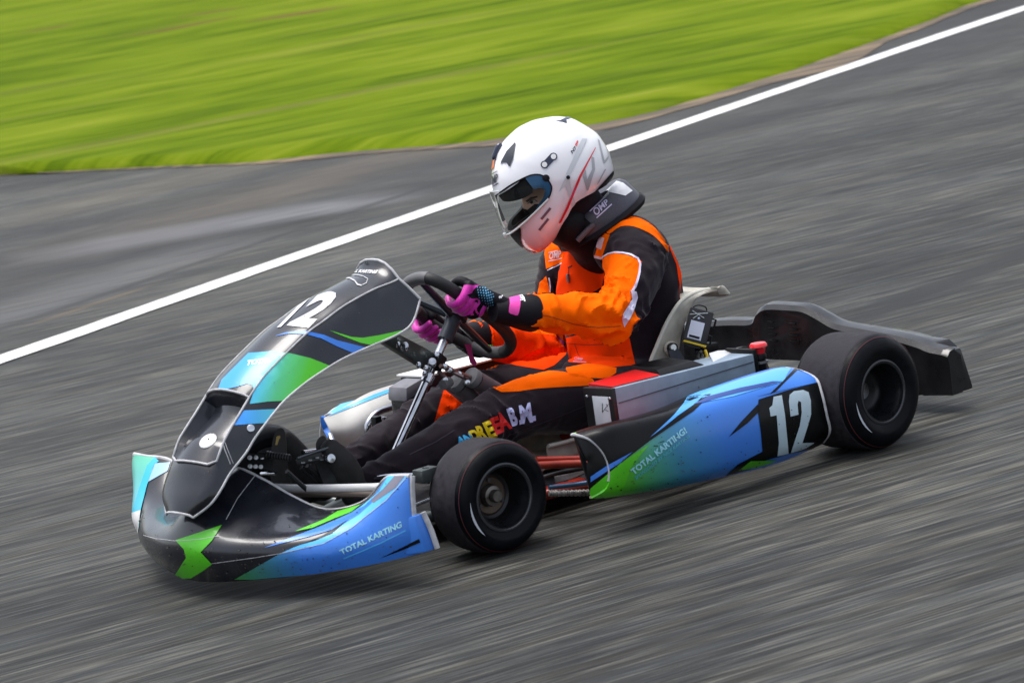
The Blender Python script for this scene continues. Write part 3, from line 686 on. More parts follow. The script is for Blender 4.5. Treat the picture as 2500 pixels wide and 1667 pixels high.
KP('tank_cover', hexa([(.645, -.308, .256), (.710, -.308, .238), (.710, -.232, .238), (.645, -.232, .256), (.645, -.306, .286), (.702, -.306, .274), (.702, -.234, .274), (.645, -.234, .286)], .011), mat('grey_cover', (.15, .15, .17), .4, vary=.2), tk)

# ---- seat: a translucent fibreglass shell
m = mat('fibreglass', (.50, .47, .40), .42, coat=.2, vary=.25, vscale=26, bump=.08, bscale=90)
b = m.node_tree.nodes['Principled BSDF']; b.inputs['Subsurface Weight'].default_value = .25; b.inputs['Subsurface Radius'].default_value = (.02, .012, .008); b.inputs['Transmission Weight'].default_value = .18
# rim line of the seat side, front low to back top, then matching lines towards the back centre
rim_l = [A(1340, 1088, y=.165), A(1400, 1073, y=.175), A(1458, 1048, y=.18), A(1500, 990, y=.172), A(1578, 900, y=.165), A(1592, 872, y=.165), A(1614, 819, y=.165), A(1632, 780, y=.163), A(1658, 740, y=.16), A(1681, 722, y=.15), A(1705, 712, y=.13), A(1731, 706, y=.09)]
def seat_row(p, k, n):
    t = k / (n - 1); y = p.y
    if k < 3: return [p, p + V((0, -.008, -.010)), p + V((0, -.012, -.05)), V((p.x, y * .5, .055)), V((p.x, 0, .05))]
    low = V((p.x - .11 + .055 * t, 0, max(.035, p.z - .02))) if t > .55 else V((p.x - .07, 0, .035))
    bk = lerp(V((p.x - .02, y * .98, max(.04, p.z - .10 - .05 * (1 - t)))), V((p.x - .10 + .06 * t, y * .95, p.z - .01)), min(1, max(0, (t - .3) / .4)))
    return [p, lerp(p, bk, .5) + V((0, .006, 0)), bk, V((lerp(bk.x, low.x, .6), y * .62, lerp(bk.z, low.z, .75))), low]
n_ = len(rim_l); half = [seat_row(p, k, n_) for k, p in enumerate(rim_l)]
rows = []
for r_ in half:
    mir = [V((p.x, -p.y, p.z)) for p in r_[:-1]][::-1]; rows.append(r_ + mir)
rows = densify(rows, 4, 5)
seat = KP('seat', grid(rows, .004), m)
KP('seat_lip', tube([r_[0] for r_ in rows], .005, 8), mat('seat_edge_resin', (.62, .60, .52), .4, vary=.1), seat)
top = rows[-1]; lipb = [p + V((-.024, 0, -.004 - .006 * abs(p.y) / .1)) for p in top]; lm = [p + V((-.011, 0, .005)) for p in top]; ld = [p + V((-.030, 0, -.018)) for p in top]
KP('seat_top_flange', grid(densify([top, lm, lipb, ld], 4), .004), m, seat)
def disc_on(px, py, y, r_, name, mt, th=.004, ax=(.25, 1, .15), inner=0):
    p = A(px, py, y=y); KP(name, lathe([(inner, th), (r_ * .95, th), (r_, th * .6), (r_, -th)], p, ax, 32), mt, seat); return p
pw = disc_on(1638, 850, .178, .0175, 'seat_washer', mat('nylon_washer', (.62, .56, .48), .5)); disc_on(1641, 849, .186, .0125, 'rubber_bush', PLA, .008); disc_on(1643, 848, .196, .0078, 'seat_bolt', STEEL, .004)
disc_on(1646, 890, .172, .0175, 'seat_washer', mat('nylon_washer', (.62, .56, .48), .5))
disc_on(1650, 888, .178, .012, 'seat_bolt', mat('clear_washer', (.30, .32, .32), .15, metal=.5), .005)
KP('seat_stay', plate([A(1632, 856, y=.20), A(1655, 848, y=.20), A(1672, 878, y=.22), A(1668, 880, y=.22), A(1650, 882, y=.21), A(1640, 884, y=.205)], (0, 1, 0), .004), mat('stay_dark', (.02, .022, .03), .3, metal=.5))
# timing box strapped to the seat side
ft = V((.55, .80, .24)).normalized(); c0 = A(1704, 797, y=.205)
ux = V((0, 0, 1)).cross(ft).normalized(); uz = ft.cross(ux); rt = Matrix((ux, ft, uz)).transposed()
rt = Matrix.Rotation(R(-24), 3, ft) @ rt
tb = KP('timing_box', box(c0, .058, .024, .082, rt.to_4x4(), .004), mat('timing_box_black', (.012, .012, .015), .4))
def onbox(dx, dz, dy=.0125): return c0 + rt @ V((dx, dy, dz))
def bpl(x0_, x1_, z0_, z1_, dy, th): return hexa([onbox(a, b_, c_) for a, b_, c_ in ((x0_, z0_, dy - th), (x1_, z0_, dy - th), (x1_, z0_, dy), (x0_, z0_, dy), (x0_, z1_, dy - th), (x1_, z1_, dy - th), (x1_, z1_, dy), (x0_, z1_, dy))])
KP('box_label', bpl(-.021, .013, -.034, .010, .0132, .001), mat('label_white', (.62, .66, .78), .5), tb)
KP('label_print', bpl(-.017, .009, -.031, -.0255, .0140, .001), BLACK, tb)
KP('yellow_base', bpl(-.026, .030, -.0455, -.041, .010, .02), YEL, tb)
KP('box_foot', bpl(-.022, .018, -.052, -.046, .006, .014), PLA, tb)
for z in (-.026, .016):
    KP('side_lug', tube([onbox(.028, z + .010, .004), onbox(.038, z + .010, .004), onbox(.038, z - .010, .004), onbox(.028, z - .010, .004)], .0028, 8), PLA, tb)
KP('cable_loop', tube([onbox(.012, .040, .004), onbox(.006, .050, .004), onbox(-.012, .050, .004), onbox(-.024, .040, .004), onbox(-.027, .02, .006)], .0016, 8, 5), PLA, tb)
for a, b_ in (((.014, .036), (-.028, .022)), ((.008, .022), (-.024, .032)), ((-.004, .030), (-.018, .014))):
    KP('cable_tie', tube([onbox(*a, .0135), onbox(*b_, .0135)], .0011, 6), mat('clear_tie', (.45, .50, .52), .4), tb)
KP('box_screw', lathe([(0, .002), (.003, .001)], onbox(-.004, .018), ft, 12), STEEL, tb)

# ---- rear bumper
bs = [(-.62, .155, .115), (-.58, .185, .13), (-.50, .200, .135), (-.36, .207, .14), (-.30, .216, .14), (-.22, .220, .15), (-.135, .222, .15), (-.112, .245, .15), (-.07, .262, .15), (.02, .262, .15), (.08, .258, .15), (.14, .238, .15), (.20, .218, .15), (.30, .208, .145), (.44, .196, .135), (.52, .182, .13), (.56, .171, .12), (.60, .164, .10), (.622, .158, .06)]
rows = []
for y, zt_, d in bs:
    y *= .895
    e = abs(y); xf = -.345 - .022 * (1 - min(1, max(0, (e - .1) / .3))) - .02 * max(0, (e - .5) / .12); e /= .895; zb_ = .115 if e < .40 else lerp(.115, .046, min(1, (e - .40) / .03))
    xb = -.432 + .03 * max(0, (e - .52) / .1)
    rows.append([V(p) for p in ((xf, y, zb_), (xf - .002, y, zt_ - .036), (xf + .002, y, zt_ - .016), (xf - .008, y, zt_ - .004), (xf - .030, y, zt_), (xb + .02, y, zt_ - .004), (xb, y, zt_ - .02), (xb - .006, y, zb_ + .02), (xb + .01, y, zb_))])
rows = densify(rows, 3, 1); rows = [[*r_, r_[0]] for r_ in rows]
gg = G(); gg.add(*grid(rows)); gg.f.append(tuple(range(9))[::-1]); k0 = (len(rows) - 1) * 10; gg.f.append(tuple(k0 + i for i in range(9)))
rb = KP('rear_bumper', gg, mat('bumper_plastic', (.010, .010, .012), .34, coat=.35, spec=.4, vary=.3, vscale=18, bump=.10, bscale=140))
# moulded recesses and ribs on its face and the block at its end
for (a, b_, c_, d) in ((-.06, -.03, .165, .215), (.015, .05, .165, .212)):
    for k in range(4):
        z = lerp(c_, d, k / 3.); KP('moulded_rib', box((-.362, (a + b_) / 2, z), .004, b_ - a - .003 * k, .004, None, .001), PLA, rb)
KP('end_block', hexa([(-.350, .455, .040), (-.350, .553, .046), (-.432, .560, .046), (-.43, .455, .040), (-.366, .455, .160), (-.358, .543, .152), (-.414, .550, .154), (-.42, .455, .166)], .009), mat('bumper_plastic', (.012, .012, .014)), rb)
KP('end_ledge', hexa([(-.37, .44, .150), (-.37, .52, .146), (-.43, .53, .150), (-.43, .44, .155), (-.38, .44, .180), (-.38, .50, .173), (-.42, .51, .173), (-.42, .44, .180)], .006), mat('bumper_plastic', (.012, .012, .014)), rb)
for yy in (-.25, .25): KP('bumper_stay', tube([(-.12, yy, .09), (-.34, yy, .12)], .012, 10), STEEL)

# ---- steering: column, clamp, wheel
cb = V((1.004, .02, .143)); ct = V((.735, .0, .428))
def colp(t): return lerp(cb, ct, t)
col_ = KP('steering_column', tube([colp(-.02), colp(.93)], .0098, 20), STEEL)
KP('column_tip', tube([colp(-.10), colp(-.02)], [.004, .0075], 12), STEEL, col_)
tC = (V(ct) - V(cb)).normalized()
KP('column_collar', lathe([(.010, -.012), (.0145, -.010), (.0145, .012), (.010, .014)], colp(.66), tC, 20), STEEL, col_)
KP('column_sleeve', tube([colp(.93), colp(1.03), colp(1.10)], [.0185, .0175, .021], 20), mat('dark_hub_sleeve', (.045, .055, .070), .35, metal=.3), col_)
clm = KP('column_clamp', box(colp(.78), .038, .040, .030, Matrix.Rotation(R(45), 4, 'Y'), .005), PLA)
bkt = [A(868, 790, y=.06), A(1022, 868, y=.06), A(1050, 885, y=.03)]
nb = V((.45, .75, .5)).normalized()
KP('panel_bracket', hexa([A(925, 838, y=-.02), A(1050, 915, y=-.02), A(1052, 905, y=.0), A(928, 830, y=.0), A(952, 812, y=-.0), A(1062, 868, y=-.0), A(1064, 862, y=.02), A(956, 806, y=.02)], .002), mat('bracket_metal', (.13, .15, .145), .35, metal=.6, vary=.15))
for (px, py, r_) in ((988, 846, .010), (972, 842, .005), (1055, 886, .011), (1066, 868, .007), (1022, 892, .006), (1040, 900, .006), (1036, 912, .005)):
    KP('bracket_bolt', lathe([(0, .012), (r_ * .8, .011), (r_, .006), (r_, -.006)], A(px, py, y=.03), nb, 12), STEEL)
# rear-going arms with rubber buffers, and the two sleeves
def arm(a, b_, name='buffer_arm'): KP(name, tube([a, b_], .0055, 6), mat('arm_metal', (.30, .22, .21), .35, metal=.8, vary=.3))
arm(A(1082, 890, y=.04), A(1140, 925, y=.05)); arm(A(1088, 900, y=.04), A(1130, 920, y=.06)); arm(A(1070, 905, y=.0), A(1100, 935, y=.02)); arm(A(1075, 893, y=.05), A(1150, 922, y=.05), 'buffer_arm')
for (px, py, y) in ((1086, 894, .05), (1098, 903, .05), (1121, 912, .05), (1088, 927, .03), (1142, 933, .07)): KP('arm_bolt', lathe([(0, .008), (.006, .007), (.007, -.004)], A(px, py, y=y), -CF, 10), STEEL)
for (a, b_, c_, y, r_) in (((1150, 920), (1136, 942), (1260, 985), .045, .018), ((1112, 932), (1100, 948), (1190, 1010), .01, .016)):
    p = A(*a, y=y); q = A(*b_, y=y + .01); ax = (A(*c_, y=y - .01) - p).normalized()
    KP('rubber_buffer', lathe([(0, -.006), (r_ + .004, -.004), (r_ + .006, 0), (r_ + .005, .014), (r_ - .001, .017), (r_ - .001, .022)], p, ax, 28), RUBG)
    KP('rubber_sleeve', tube([p + ax * .018, A(*c_, y=y - .01)], r_ + .004, 20), MAUVE)
KP('rubber_buffer', lathe([(0, -.004), (.012, -.002), (.014, .012), (.012, .026), (0, .028)], A(1082, 940, y=.03), (A(1110, 925, y=.02) - A(1082, 940, y=.03)).normalized(), 20), RUBG)
# wheel
WA = V((-cos(R(50)), 0, sin(R(50)))); WC = V((.715, -.02, .45)) + WA * .02; WE1 = V((0, 1, 0)); WE2 = WA.cross(WE1)
WP = [(.010, -.150), (.080, -.166), (.110, -.135), (.115, -.069), (.110, .050), (.074, .135), (.0, .196), (-.070, .212), (-.112, .186), (-.132, .145), (-.150, .070), (-.117, -.030), (-.058, -.105)]
loop = cat([WC + WE1 * a + WE2 * b_ for a, b_ in WP], 8, True)
GRIP = mat('steering_grip', (.016, .016, .018), .6, vary=.2, bump=.15, bscale=260); GRIPG = mat('steering_suede_grey', (.115, .115, .125), .55, vary=.15, bump=.1, bscale=240)
sw = KP('steering_wheel', tube(loop, .0150, 16, closed=True), GRIP)
KP('grip_top', tube(loop[-18:] + loop[:10], .0156, 16), GRIPG, sw)
KP('grip_bottom', tube(loop[50:66], .0154, 16), mat('steering_suede_dark', (.05, .05, .055), .6, bump=.1, bscale=240), sw)
hub = colp(1.09)
for i in (4, 56, 76, 92): KP('spoke', tube([hub, lerp(hub, loop[i], .45) , loop[i]], [.011, .010, .007], 8), mat('spoke_metal', (.030, .038, .048), .35, metal=.5), sw)
KP('hub_plate', lathe([(0, .008), (.028, .008), (.03, .004), (.03, -.004), (0, -.006)], hub + WA * .004, WA, 24), mat('spoke_metal', (.03, .04, .05)), sw)
for a in range(3): KP('hub_bolt', lathe([(0, .006), (.004, .006), (.0045, 0)], hub + WA * -.006 + (WE1 * cos(a * 2.1 + .3) + WE2 * sin(a * 2.1 + .3)) * .020, -WA, 10), STEEL, sw)

# ---- pedals
PED = mat('pedal_black', (.022, .024, .027), .38, metal=.3, vary=.3)
pl_ = KP('throttle_pedal', plate([A(576, 1104, y=-.06), A(592, 1103, y=-.05), A(650, 1106, y=-.02), A(668, 1110, y=-.02), A(668, 1150, y=-.02), A(640, 1144, y=-.04), A(598, 1140, y=-.06), A(590, 1138, y=-.06)], (0.6, .7, .3), .004), PED)
for k in range(3): KP('pedal_hole', lathe([(0, .0012), (.0048, .0009), (.0055, 0)], A(610 + 15 * k, 1117 - .5 * k, y=-.035), (.5, .8, .3), 12), mat('hole_glint', (.45, .46, .47), .3, metal=.6), pl_)
for k in range(4): KP('pedal_hole', lathe([(0, .0012), (.0048, .0009), (.0055, 0)], A(611 + 13 * k, 1138 + .5 * k, y=-.035), (.5, .8, .3), 12), mat('hole_glint', (.45, .46, .47)), pl_)
fb = KP('foot_bar', tube([A(651, 1109, y=-.03), A(710, 1118, y=.02)], .0075, 12), PED)
for k in range(9): KP('knurl', tube([lerp(A(651, 1109, y=-.03), A(710, 1118, y=.02), k / 9 + .02), lerp(A(651, 1109, y=-.03), A(710, 1118, y=.02), k / 9 + .07)], .0088, 12), mat('knurl_metal', (.16, .165, .17), .35, metal=.7), fb)
bp_ = KP('brake_pedal', plate([A(724, 1122, y=.06), A(730, 1114, y=.06), A(790, 1094, y=.08), A(806, 1092, y=.08), A(815, 1097, y=.08), A(824, 1112, y=.09), A(834, 1150, y=.09), A(850, 1180, y=.09), A(790, 1180, y=.08), A(770, 1130, y=.07), A(728, 1133, y=.06)], (.2, 1, .2), .006), PED)
KP('pedal_rim', tube([A(726, 1118, y=.066), A(790, 1096, y=.086), A(806, 1093, y=.086), A(816, 1099, y=.086), A(826, 1116, y=.096)], .0035, 8, 4), mat('rim_glint', (.10, .11, .12), .25, metal=.7), bp_)
for (px, py) in ((740, 1129), (757, 1123), (774, 1117), (790, 1111), (786, 1122)): KP('slot', box(A(px, py, y=.078), .009, .002, .003, Matrix.Rotation(R(-10), 4, 'Y')), mat('hole_glint', (.45, .46, .47)), bp_)
KP('pivot_bolt', lathe([(0, .008), (.010, .007), (.0115, .004), (.0115, -.004)], A(806, 1119, y=.094), (.2, 1, .2), 14), STEEL, bp_)
for k, (a, b_) in enumerate((((735, 1140), (800, 1200)), ((750, 1136), (812, 1190)), ((838, 1130), (890, 1172)), ((845, 1122), (900, 1170)), ((700, 1150), (760, 1205)))):
    KP('pedal_rod', tube([A(*a, y=.05 + .01 * k), A(*b_, y=.05 + .01 * k)], .006 if k != 3 else .0045, 8), PED if k != 3 else mat('rod_dull', (.14, .14, .15), .4, metal=.7))
g = G(); g.add(*box(A(868, 1172, y=.07), .06, .05, .02, None, .004)); KP('column_mount', g, DARKST)
g = G(); g.add(*box((1.12, 0, .075), .20, .16, .03, None, .01)); KP('pedal_base', g, PLA)
bar('link_rod', [A(812, 1082, y=.0), A(822, 1100, y=.01), A(835, 1130, y=.03)], .005, STEEL, sm=0)
bar('link_rod', [A(740, 1104, y=.03), A(770, 1100, y=.0)], .005, STEEL, sm=0)
bar('cross_rod', [A(638, 1156, y=-.05), A(673, 1155, y=0)], .004, STEEL, sm=0)

# ------------------------------------------------------------------ the driver
SUIT = mat('suit_black_fabric', (.0135, .0085, .0135), .78, spec=.08, sheen=.12, vary=.15, vscale=25, bump=.12, bscale=320)
ORG = mat('suit_orange_fabric', (1.0, .135, .0), .8, spec=.05, vary=.04, vscale=18, bump=.08, bscale=300)
ORG_SHADE = mat('suit_orange_fabric_shaded', (1.0, .055, .001), .8, spec=.05, vary=.04, vscale=18, bump=.08, bscale=300)  # same orange cloth made redder, its shade put into the colour
PIPE = mat('suit_piping', (.62, .60, .78), .6)
SKIN = mat('skin', (.72, .42, .31), .5, vary=.06)
MAG = mat('magenta_fabric', (.60, .004, .36), .5, sheen=.3, vary=.12, vscale=60, bump=.15, bscale=350)
PINK = mat('pink_strap', (.85, .06, .42), .45, vary=.08)
GLB = mat('glove_black', (.006, .005, .008), .6, spec=.2, vary=.2, bump=.1, bscale=300)
drv = thing('person', (.28, 0, .05), 'seated driver in orange and black race suit and white helmet, hands on the steering wheel', 'person')
def J(px, py, y): return at(px, py, y=y)
g = G()
hip = J(1560, 945, 0)
for s in (-1, 1):
    limb(g, [J(1565, 950, .055 * s), J(1572, 860, .05 * s), J(1574, 760, .052 * s), J(1565, 685, .055 * s), J(1543, 620, .052 * s), J(1508, 580, .035 * s)], [.108, .094, .092, .098, .088, .062], 4)
limb(g, [J(1455, 625, -.07), J(1440, 700, -.06), J(1445, 790, -.035), J(1470, 880, .0)], [.074, .078, .074, .066], 4)
limb(g, [J(1510, 590, 0), J(1465, 545, 0), J(1420, 500, 0)], [.062, .050, .050], 3)
LS, LE, LW = J(1552, 628, .155), J(1500, 772, .225), J(1296, 764, .175)
RS, RE, RW = J(1396, 632, -.160), J(1345, 850, -.215), J(1165, 828, -.165)
limb(g, [J(1535, 612, .10), LS, lerp(LS, LE, .5) + V((-.005, .015, 0)), LE, lerp(LE, LW, .45) + V((0, 0, .004)), LW], [.082, .078, .062, .057, .050, .041], 4)
limb(g, [J(1440, 612, -.10), RS, lerp(RS, RE, .5) + V((0, -.015, 0)), RE, lerp(RE, RW, .45), RW], [.080, .076, .060, .054, .048, .041], 4)
LK, LA = J(1205, 1018, .13), J(905, 1176, .085)
RK, RA = J(1085, 1000, -.13), J(835, 1150, -.095)
limb(g, [J(1560, 960, .085), J(1470, 972, .11), J(1330, 985, .13), LK, J(1110, 1068, .125), J(1000, 1128, .105), LA], [.098, .088, .074, .064, .056, .048, .040], 4)
limb(g, [J(1480, 940, -.085), J(1380, 950, -.11), J(1220, 965, -.13), RK, J(1000, 1046, -.13), J(910, 1106, -.11), RA], [.096, .084, .070, .062, .054, .047, .038], 4)
# loose cloth gathered at lap and belt
limb(g, [J(1400, 905, -.02), J(1440, 902, .04), J(1490, 905, .09)], [.030, .034, .030], 3)
# head inside the helmet
HEX = (CR * (-cos(R(28)) * cos(R(12))) + CU * (-sin(R(28)) * cos(R(12))) - CF * sin(R(12))).normalized()
hz0 = (CR * -sin(R(28)) + CU * cos(R(28))); hy0 = hz0.cross(HEX)
HEZ = (hz0 * cos(R(8)) + hy0 * sin(R(8))).normalized(); HEY = HEZ.cross(HEX).normalized()
HM = Matrix((HEX, HEY, HEZ)).transposed(); HC = J(1350, 440, 0)
def H(x, y, z): return HC + HM @ V((x, y, z))
def HL(px, py):   # helmet side-view coordinates of a photo point
    p = J(px, py, 0) - HC; d = (HC - CAM).normalized(); p = (HC + p) ; 
    # meet the helmet's middle plane
    q = CAM + (p - CAM).normalized() * ((HC - CAM).dot(HEY) / (p - CAM).normalized().dot(HEY)) - HC
    return (q.dot(HEX), q.dot(HEZ))
ball(g, H(-.004, 0, .010), .088, .072, .095, HM); ball(g, H(.028, 0, -.035), .058, .056, .065, HM)
limb(g, [H(-.03, 0, -.05), J(1440, 530, 0)], [.055, .055], 3)
ball(g, H(.088, 0, -.030), .012, .009, .020, HM); ball(g, H(.080, 0, -.008), .010, .022, .008, HM)
WR = []
def seg(p, a, b):
    d = b - a; t = max(0, min(1, (p - a).dot(d) / d.length_squared)); return (p - a - d * t).length, t
def folds(c, n):
    k = 0
    for (a, b, am, fr) in ((LS, LE, .012, 15), (LE, LW, .0135, 16), (RS, RE, .010, 15), (RE, RW, .014, 16), (J(1470, 972, .11), LK, .0075, 9), (LK, LA, .008, 12), (J(1380, 950, -.11), RK, .007, 9), (RK, RA, .010, 14)):
        d, t = seg(c, a, b)
        if d < .10:
            w_ = max(0, 1 - max(0, d - .065) / .035); ax = (b - a).normalized(); al = c.dot(ax)
            off = noise.noise(c * 7 + V((3, 1, 7))) * 1.6
            q = 1 - abs(2 * noise.noise(V((al * fr + off, off * 1.2, n.dot(V((.3, .5, .8))) * 1.1)))); q = .72 * q + .38 * (1 - abs(2 * noise.noise(V((al * fr * 2.3 + off * 2, off * 2.2 + 5, n.dot(V((.8, .2, .5))) * 2.1)))))
            ends = .55 + .9 * abs(t - .5) * 2 * .6
            k += am * w_ * (q ** 2 - .45) * ends
    tb_ = seg(c, J(1560, 850, 0), J(1545, 640, 0))[0]
    if tb_ < .2: k += .012 * (1 - abs(2 * noise.noise(c * 9 + V((0, 0, 4)))) - .5)
    if (c - HC).length < .12: return 0
    return k + .0010 * noise.noise(c * 40)
body = remesh('body', g, .0062, SUIT, drv, it=5, disp=folds)
body.data.materials.append(ORG); body.data.materials.append(SKIN)
for p in body.data.polygons:
    c = p.center
    dl, tl_ = seg(c, LE, LW); d2, t2 = seg(c, LS, LE); dr, tr_ = seg(c, RE, RW); d3, t3 = seg(c, RS, RE)
    if (dl < .075 and c.x > LE.x - .022) or (d2 < .085 and t2 > .35 and c.x > lerp(LS, LE, t2).x + .004) or dr < .075 or (d3 < .085 and t3 > .45): p.material_index = 1
    u = HM.transposed() @ (c - HC)
    if abs(u.y) < .068 and u.x > .028 and -.060 < u.z < .034: p.material_index = 2
def rl8(*pts): return [(1200 + a / 3.92, 550 + b / 3.92) for a, b in pts]
sleeve = rl8((1050, 340), (1100, 290), (1180, 265), (1300, 288), (1400, 330), (1422, 380), (1405, 480), (1375, 590), (1330, 640), (1345, 690), (1290, 780), (1255, 850), (1262, 970), (1230, 1010), (950, 1090), (800, 1100), (600, 1070), (330, 1000), (350, 880), (345, 660), (550, 670), (800, 670), (860, 630), (930, 560), (990, 450))
sticker('sleeve_panel', body, [sleeve], ORG, body, .0010)
sticker('chest_panel', body, [[(1374, 606), (1407, 628), (1440, 588), (1466, 604), (1480, 650), (1470, 700), (1430, 725), (1404, 735), (1352, 732), (1356, 715), (1346, 678), (1368, 658)]], ORG_SHADE, body, .0007)
sticker('belly_panel', body, [[(1370, 828), (1420, 815), (1470, 808), (1516, 796), (1530, 790), (1551, 891), (1500, 896), (1389, 884)]], ORG_SHADE, body, .0007)
sticker('lap_panel', body, [[(1384, 889), (1420, 886), (1505, 898), (1487, 922), (1446, 923), (1390, 916)], [(1176, 920), (1262, 911), (1342, 905), (1400, 912), (1446, 925), (1443, 940), (1380, 944), (1310, 949), (1224, 957)]], ORG, body, .0010, sm=2)
sticker('inner_leg_panel', body, [[(1084, 950), (1128, 985), (1102, 1031), (1052, 1054)]], ORG_SHADE, body, .0010)
sticker('shoulder_band', body, [[(1480, 556), (1512, 536), (1548, 530), (1584, 545), (1611, 571), (1636, 609), (1634, 619), (1609, 589), (1584, 569), (1548, 554), (1515, 554), (1487, 572)]], ORG, body, .0012, sm=3)
sticker('back_panel', body, [[(1630, 578), (1662, 620), (1690, 683), (1692, 750), (1659, 745), (1658, 693), (1651, 647), (1636, 610)]], ORG_SHADE, body, .0010)
sticker('right_shoulder_panel', body, [[(1336, 580), (1362, 600), (1377, 622), (1373, 640), (1334, 657), (1330, 620)]], ORG, body, .0012)
sticker('right_sleeve_panel', body, [[(1310, 735), (1318, 690), (1334, 674), (1341, 700), (1344, 730)]], ORG, body, .0012)
sticker('forearm_panel', body, [[(1140, 790), (1251, 790), (1302, 813), (1363, 820), (1384, 843), (1382, 866), (1353, 892), (1327, 903), (1264, 893), (1150, 868)]], ORG_SHADE, body, .0009)
sticker('piping', body, [stroke([(1466, 640), (1472, 628), (1484, 620), (1501, 616), (1520, 617), (1540, 622), (1557, 631), (1563, 645), (1561, 665), (1557, 682), (1550, 700), (1544, 712)], 3, 6), [(1540, 708), (1553, 712), (1557, 727), (1549, 752), (1538, 778), (1524, 799), (1519, 780), (1521, 765), (1532, 748), (1543, 730)], stroke([(1337, 660), (1372, 643)], 2.5), stroke([(1341, 678), (1344, 700), (1343, 726)], 3)], PIPE, body, .0016)
sticker('shoulder_tab', body, [rl8((1060, 70), (1135, 95), (1055, 330), (985, 310))], ORG, body, .0014)
sticker('shoulder_tab_print', body, [rl8((1030, 110), (1085, 125), (1055, 235), (1005, 215)), rl8((985, 285), (1055, 305), (1050, 328), (990, 312))], mat('pale_pink_print', (.75, .55, .60), .6), body, .0018)
sticker('flag_patch', body, [rl8((1000, 80), (1050, 100), (1020, 150), (972, 120))], mat('violet_patch', (.30, .10, .35), .6), body, .0018)
sticker('chest_letters', body, glyphs('OMP', rl8((560, 262), (670, 240), (668, 305), (556, 330)), bold=.03), mat('pale_pink_print', (.75, .55, .6)), body, .0020, tri=True)
sticker('chest_letters', body, [stroke(rl8((552, 262), (640, 243)), 2), stroke(rl8((548, 345), (680, 315)), 2)], mat('pale_pink_print', (.75, .55, .6)), body, .0020)
SEAM = mat('seam_thread', (.30, .03, .002), .8)
sticker('seam', body, [stroke([(1300, 765), (1340, 772), (1400, 790), (1460, 800), (1515, 796)], 1.6), stroke([(1404, 838), (1412, 862), (1420, 884)], 1.5), stroke([(1386, 838), (1440, 842), (1500, 840), (1540, 836)], 1.5)], SEAM, body, .0022)
sticker('leg_seam', body, [stroke([(1245, 1060), (1300, 1040), (1380, 1010), (1440, 985)], 1.6), stroke([(1000, 1110), (1060, 1080), (1110, 1050)], 1.4)], mat('dark_thread', (.03, .022, .034), .7), body, .0018)
sticker('zip', body, [stroke(rl8((735, 410), (775, 390)), 3), stroke(rl8((745, 400), (738, 470)), 1.2)], GLB, body, .0020)
zp = face_at(1390, 680, [body]);
if zp: KP('zip_pull', box(zp[0] + zp[1] * .004, .008, .006, .022, None, .002), mat('zip_metal', (.25, .25, .27), .3, metal=.8), body)
sticker('pocket_print', body, [stroke(rl8((785, 1305), (910, 1312)), 2.2)] , mat('pink_print', (.80, .25, .35), .5), body, .0018)
sticker('pocket_print', body, glyphs('OMP', rl8((795, 1262), (880, 1275), (880, 1298), (797, 1292)), bold=.02), mat('pink_print', (.8, .25, .35)), body, .0018, tri=True)
sticker('belt_tail', body, [rl8((612, 1055), (640, 1062), (715, 1140), (698, 1172))], mat('dull_magenta', (.30, .01, .12), .6), body, .0018)
# name on the left thigh: each letter painted on its own slant
def c7(*p): return [(800 + a / 3.136, 850 + b / 3.136) for a, b in p]
NAME = [('A', (975, 690, 1035, 665, 1075, 735, 1000, 760), 'C'), ('N', (1030, 668, 1085, 645, 1125, 705, 1055, 730), 'C'), ('D', (1075, 638, 1130, 612, 1170, 695, 1110, 720), 'Y'), ('R', (1125, 600, 1185, 580, 1225, 680, 1170, 705), 'Y'),
        ('E', (1180, 572, 1238, 550, 1300, 672, 1240, 695), 'Y'), ('E', (1235, 538, 1300, 515, 1345, 640, 1285, 665), 'R'), ('A', (1285, 500, 1340, 485, 1412, 610, 1325, 645), 'R'),
        ('B', (1365, 465, 1420, 445, 1462, 585, 1410, 600), 'W'), ('.', (1462, 550, 1484, 545, 1490, 578, 1468, 583), 'W'), ('M', (1460, 440, 1548, 415, 1570, 565, 1480, 580), 'W'), ('.', (1562, 520, 1588, 513, 1592, 552, 1568, 557), 'W')]
LC = {'C': mat('name_cyan', (.03, .38, .72), .5), 'Y': mat('name_yellow', (.85, .62, .0), .5), 'R': mat('name_red', (.62, .006, .004), .5), 'W': mat('name_white', (.50, .54, .85), .5)}
for ch, q, k in NAME:
    Q = c7((q[0], q[1]), (q[2], q[3]), (q[4], q[5]), (q[6], q[7]))
    if ch == '.': sticker('name_letter', body, [Q], LC[k], body, .0016)
    else: sticker('name_letter', body, glyphs(ch, Q, bold=.05), LC[k], body, .0016, tri=True)
sticker('balaclava', body, [[(1288, 512), (1306, 498), (1316, 498), (1335, 480), (1345, 500), (1310, 530), (1280, 530), (1271, 520), (1276, 508)]], GLB, body, .0012)
# face seen through the visor
sticker('eyebrow', body, [[(1283, 491), (1296, 481), (1312, 478), (1313, 482), (1298, 487), (1288, 494)]], mat('brow_shade_hair', (.07, .03, .018), .7), body, .0010)
sticker('eye', body, [[(1290, 496), (1297, 489), (1309, 488), (1311, 493), (1302, 498)]], mat('eye_white', (.45, .38, .34), .3), body, .0012)
sticker('iris', body, [[(1293, 495), (1297, 489.5), (1302, 489.5), (1303, 495), (1299, 498)]], mat('iris_brown', (.02, .009, .005), .2), body, .0016)
sticker('eyelash', body, [stroke([(1289, 497), (1297, 488.5), (1306, 486.5), (1313, 492)], 1.8)], mat('lash_black', (.01, .006, .005), .6), body, .0020)

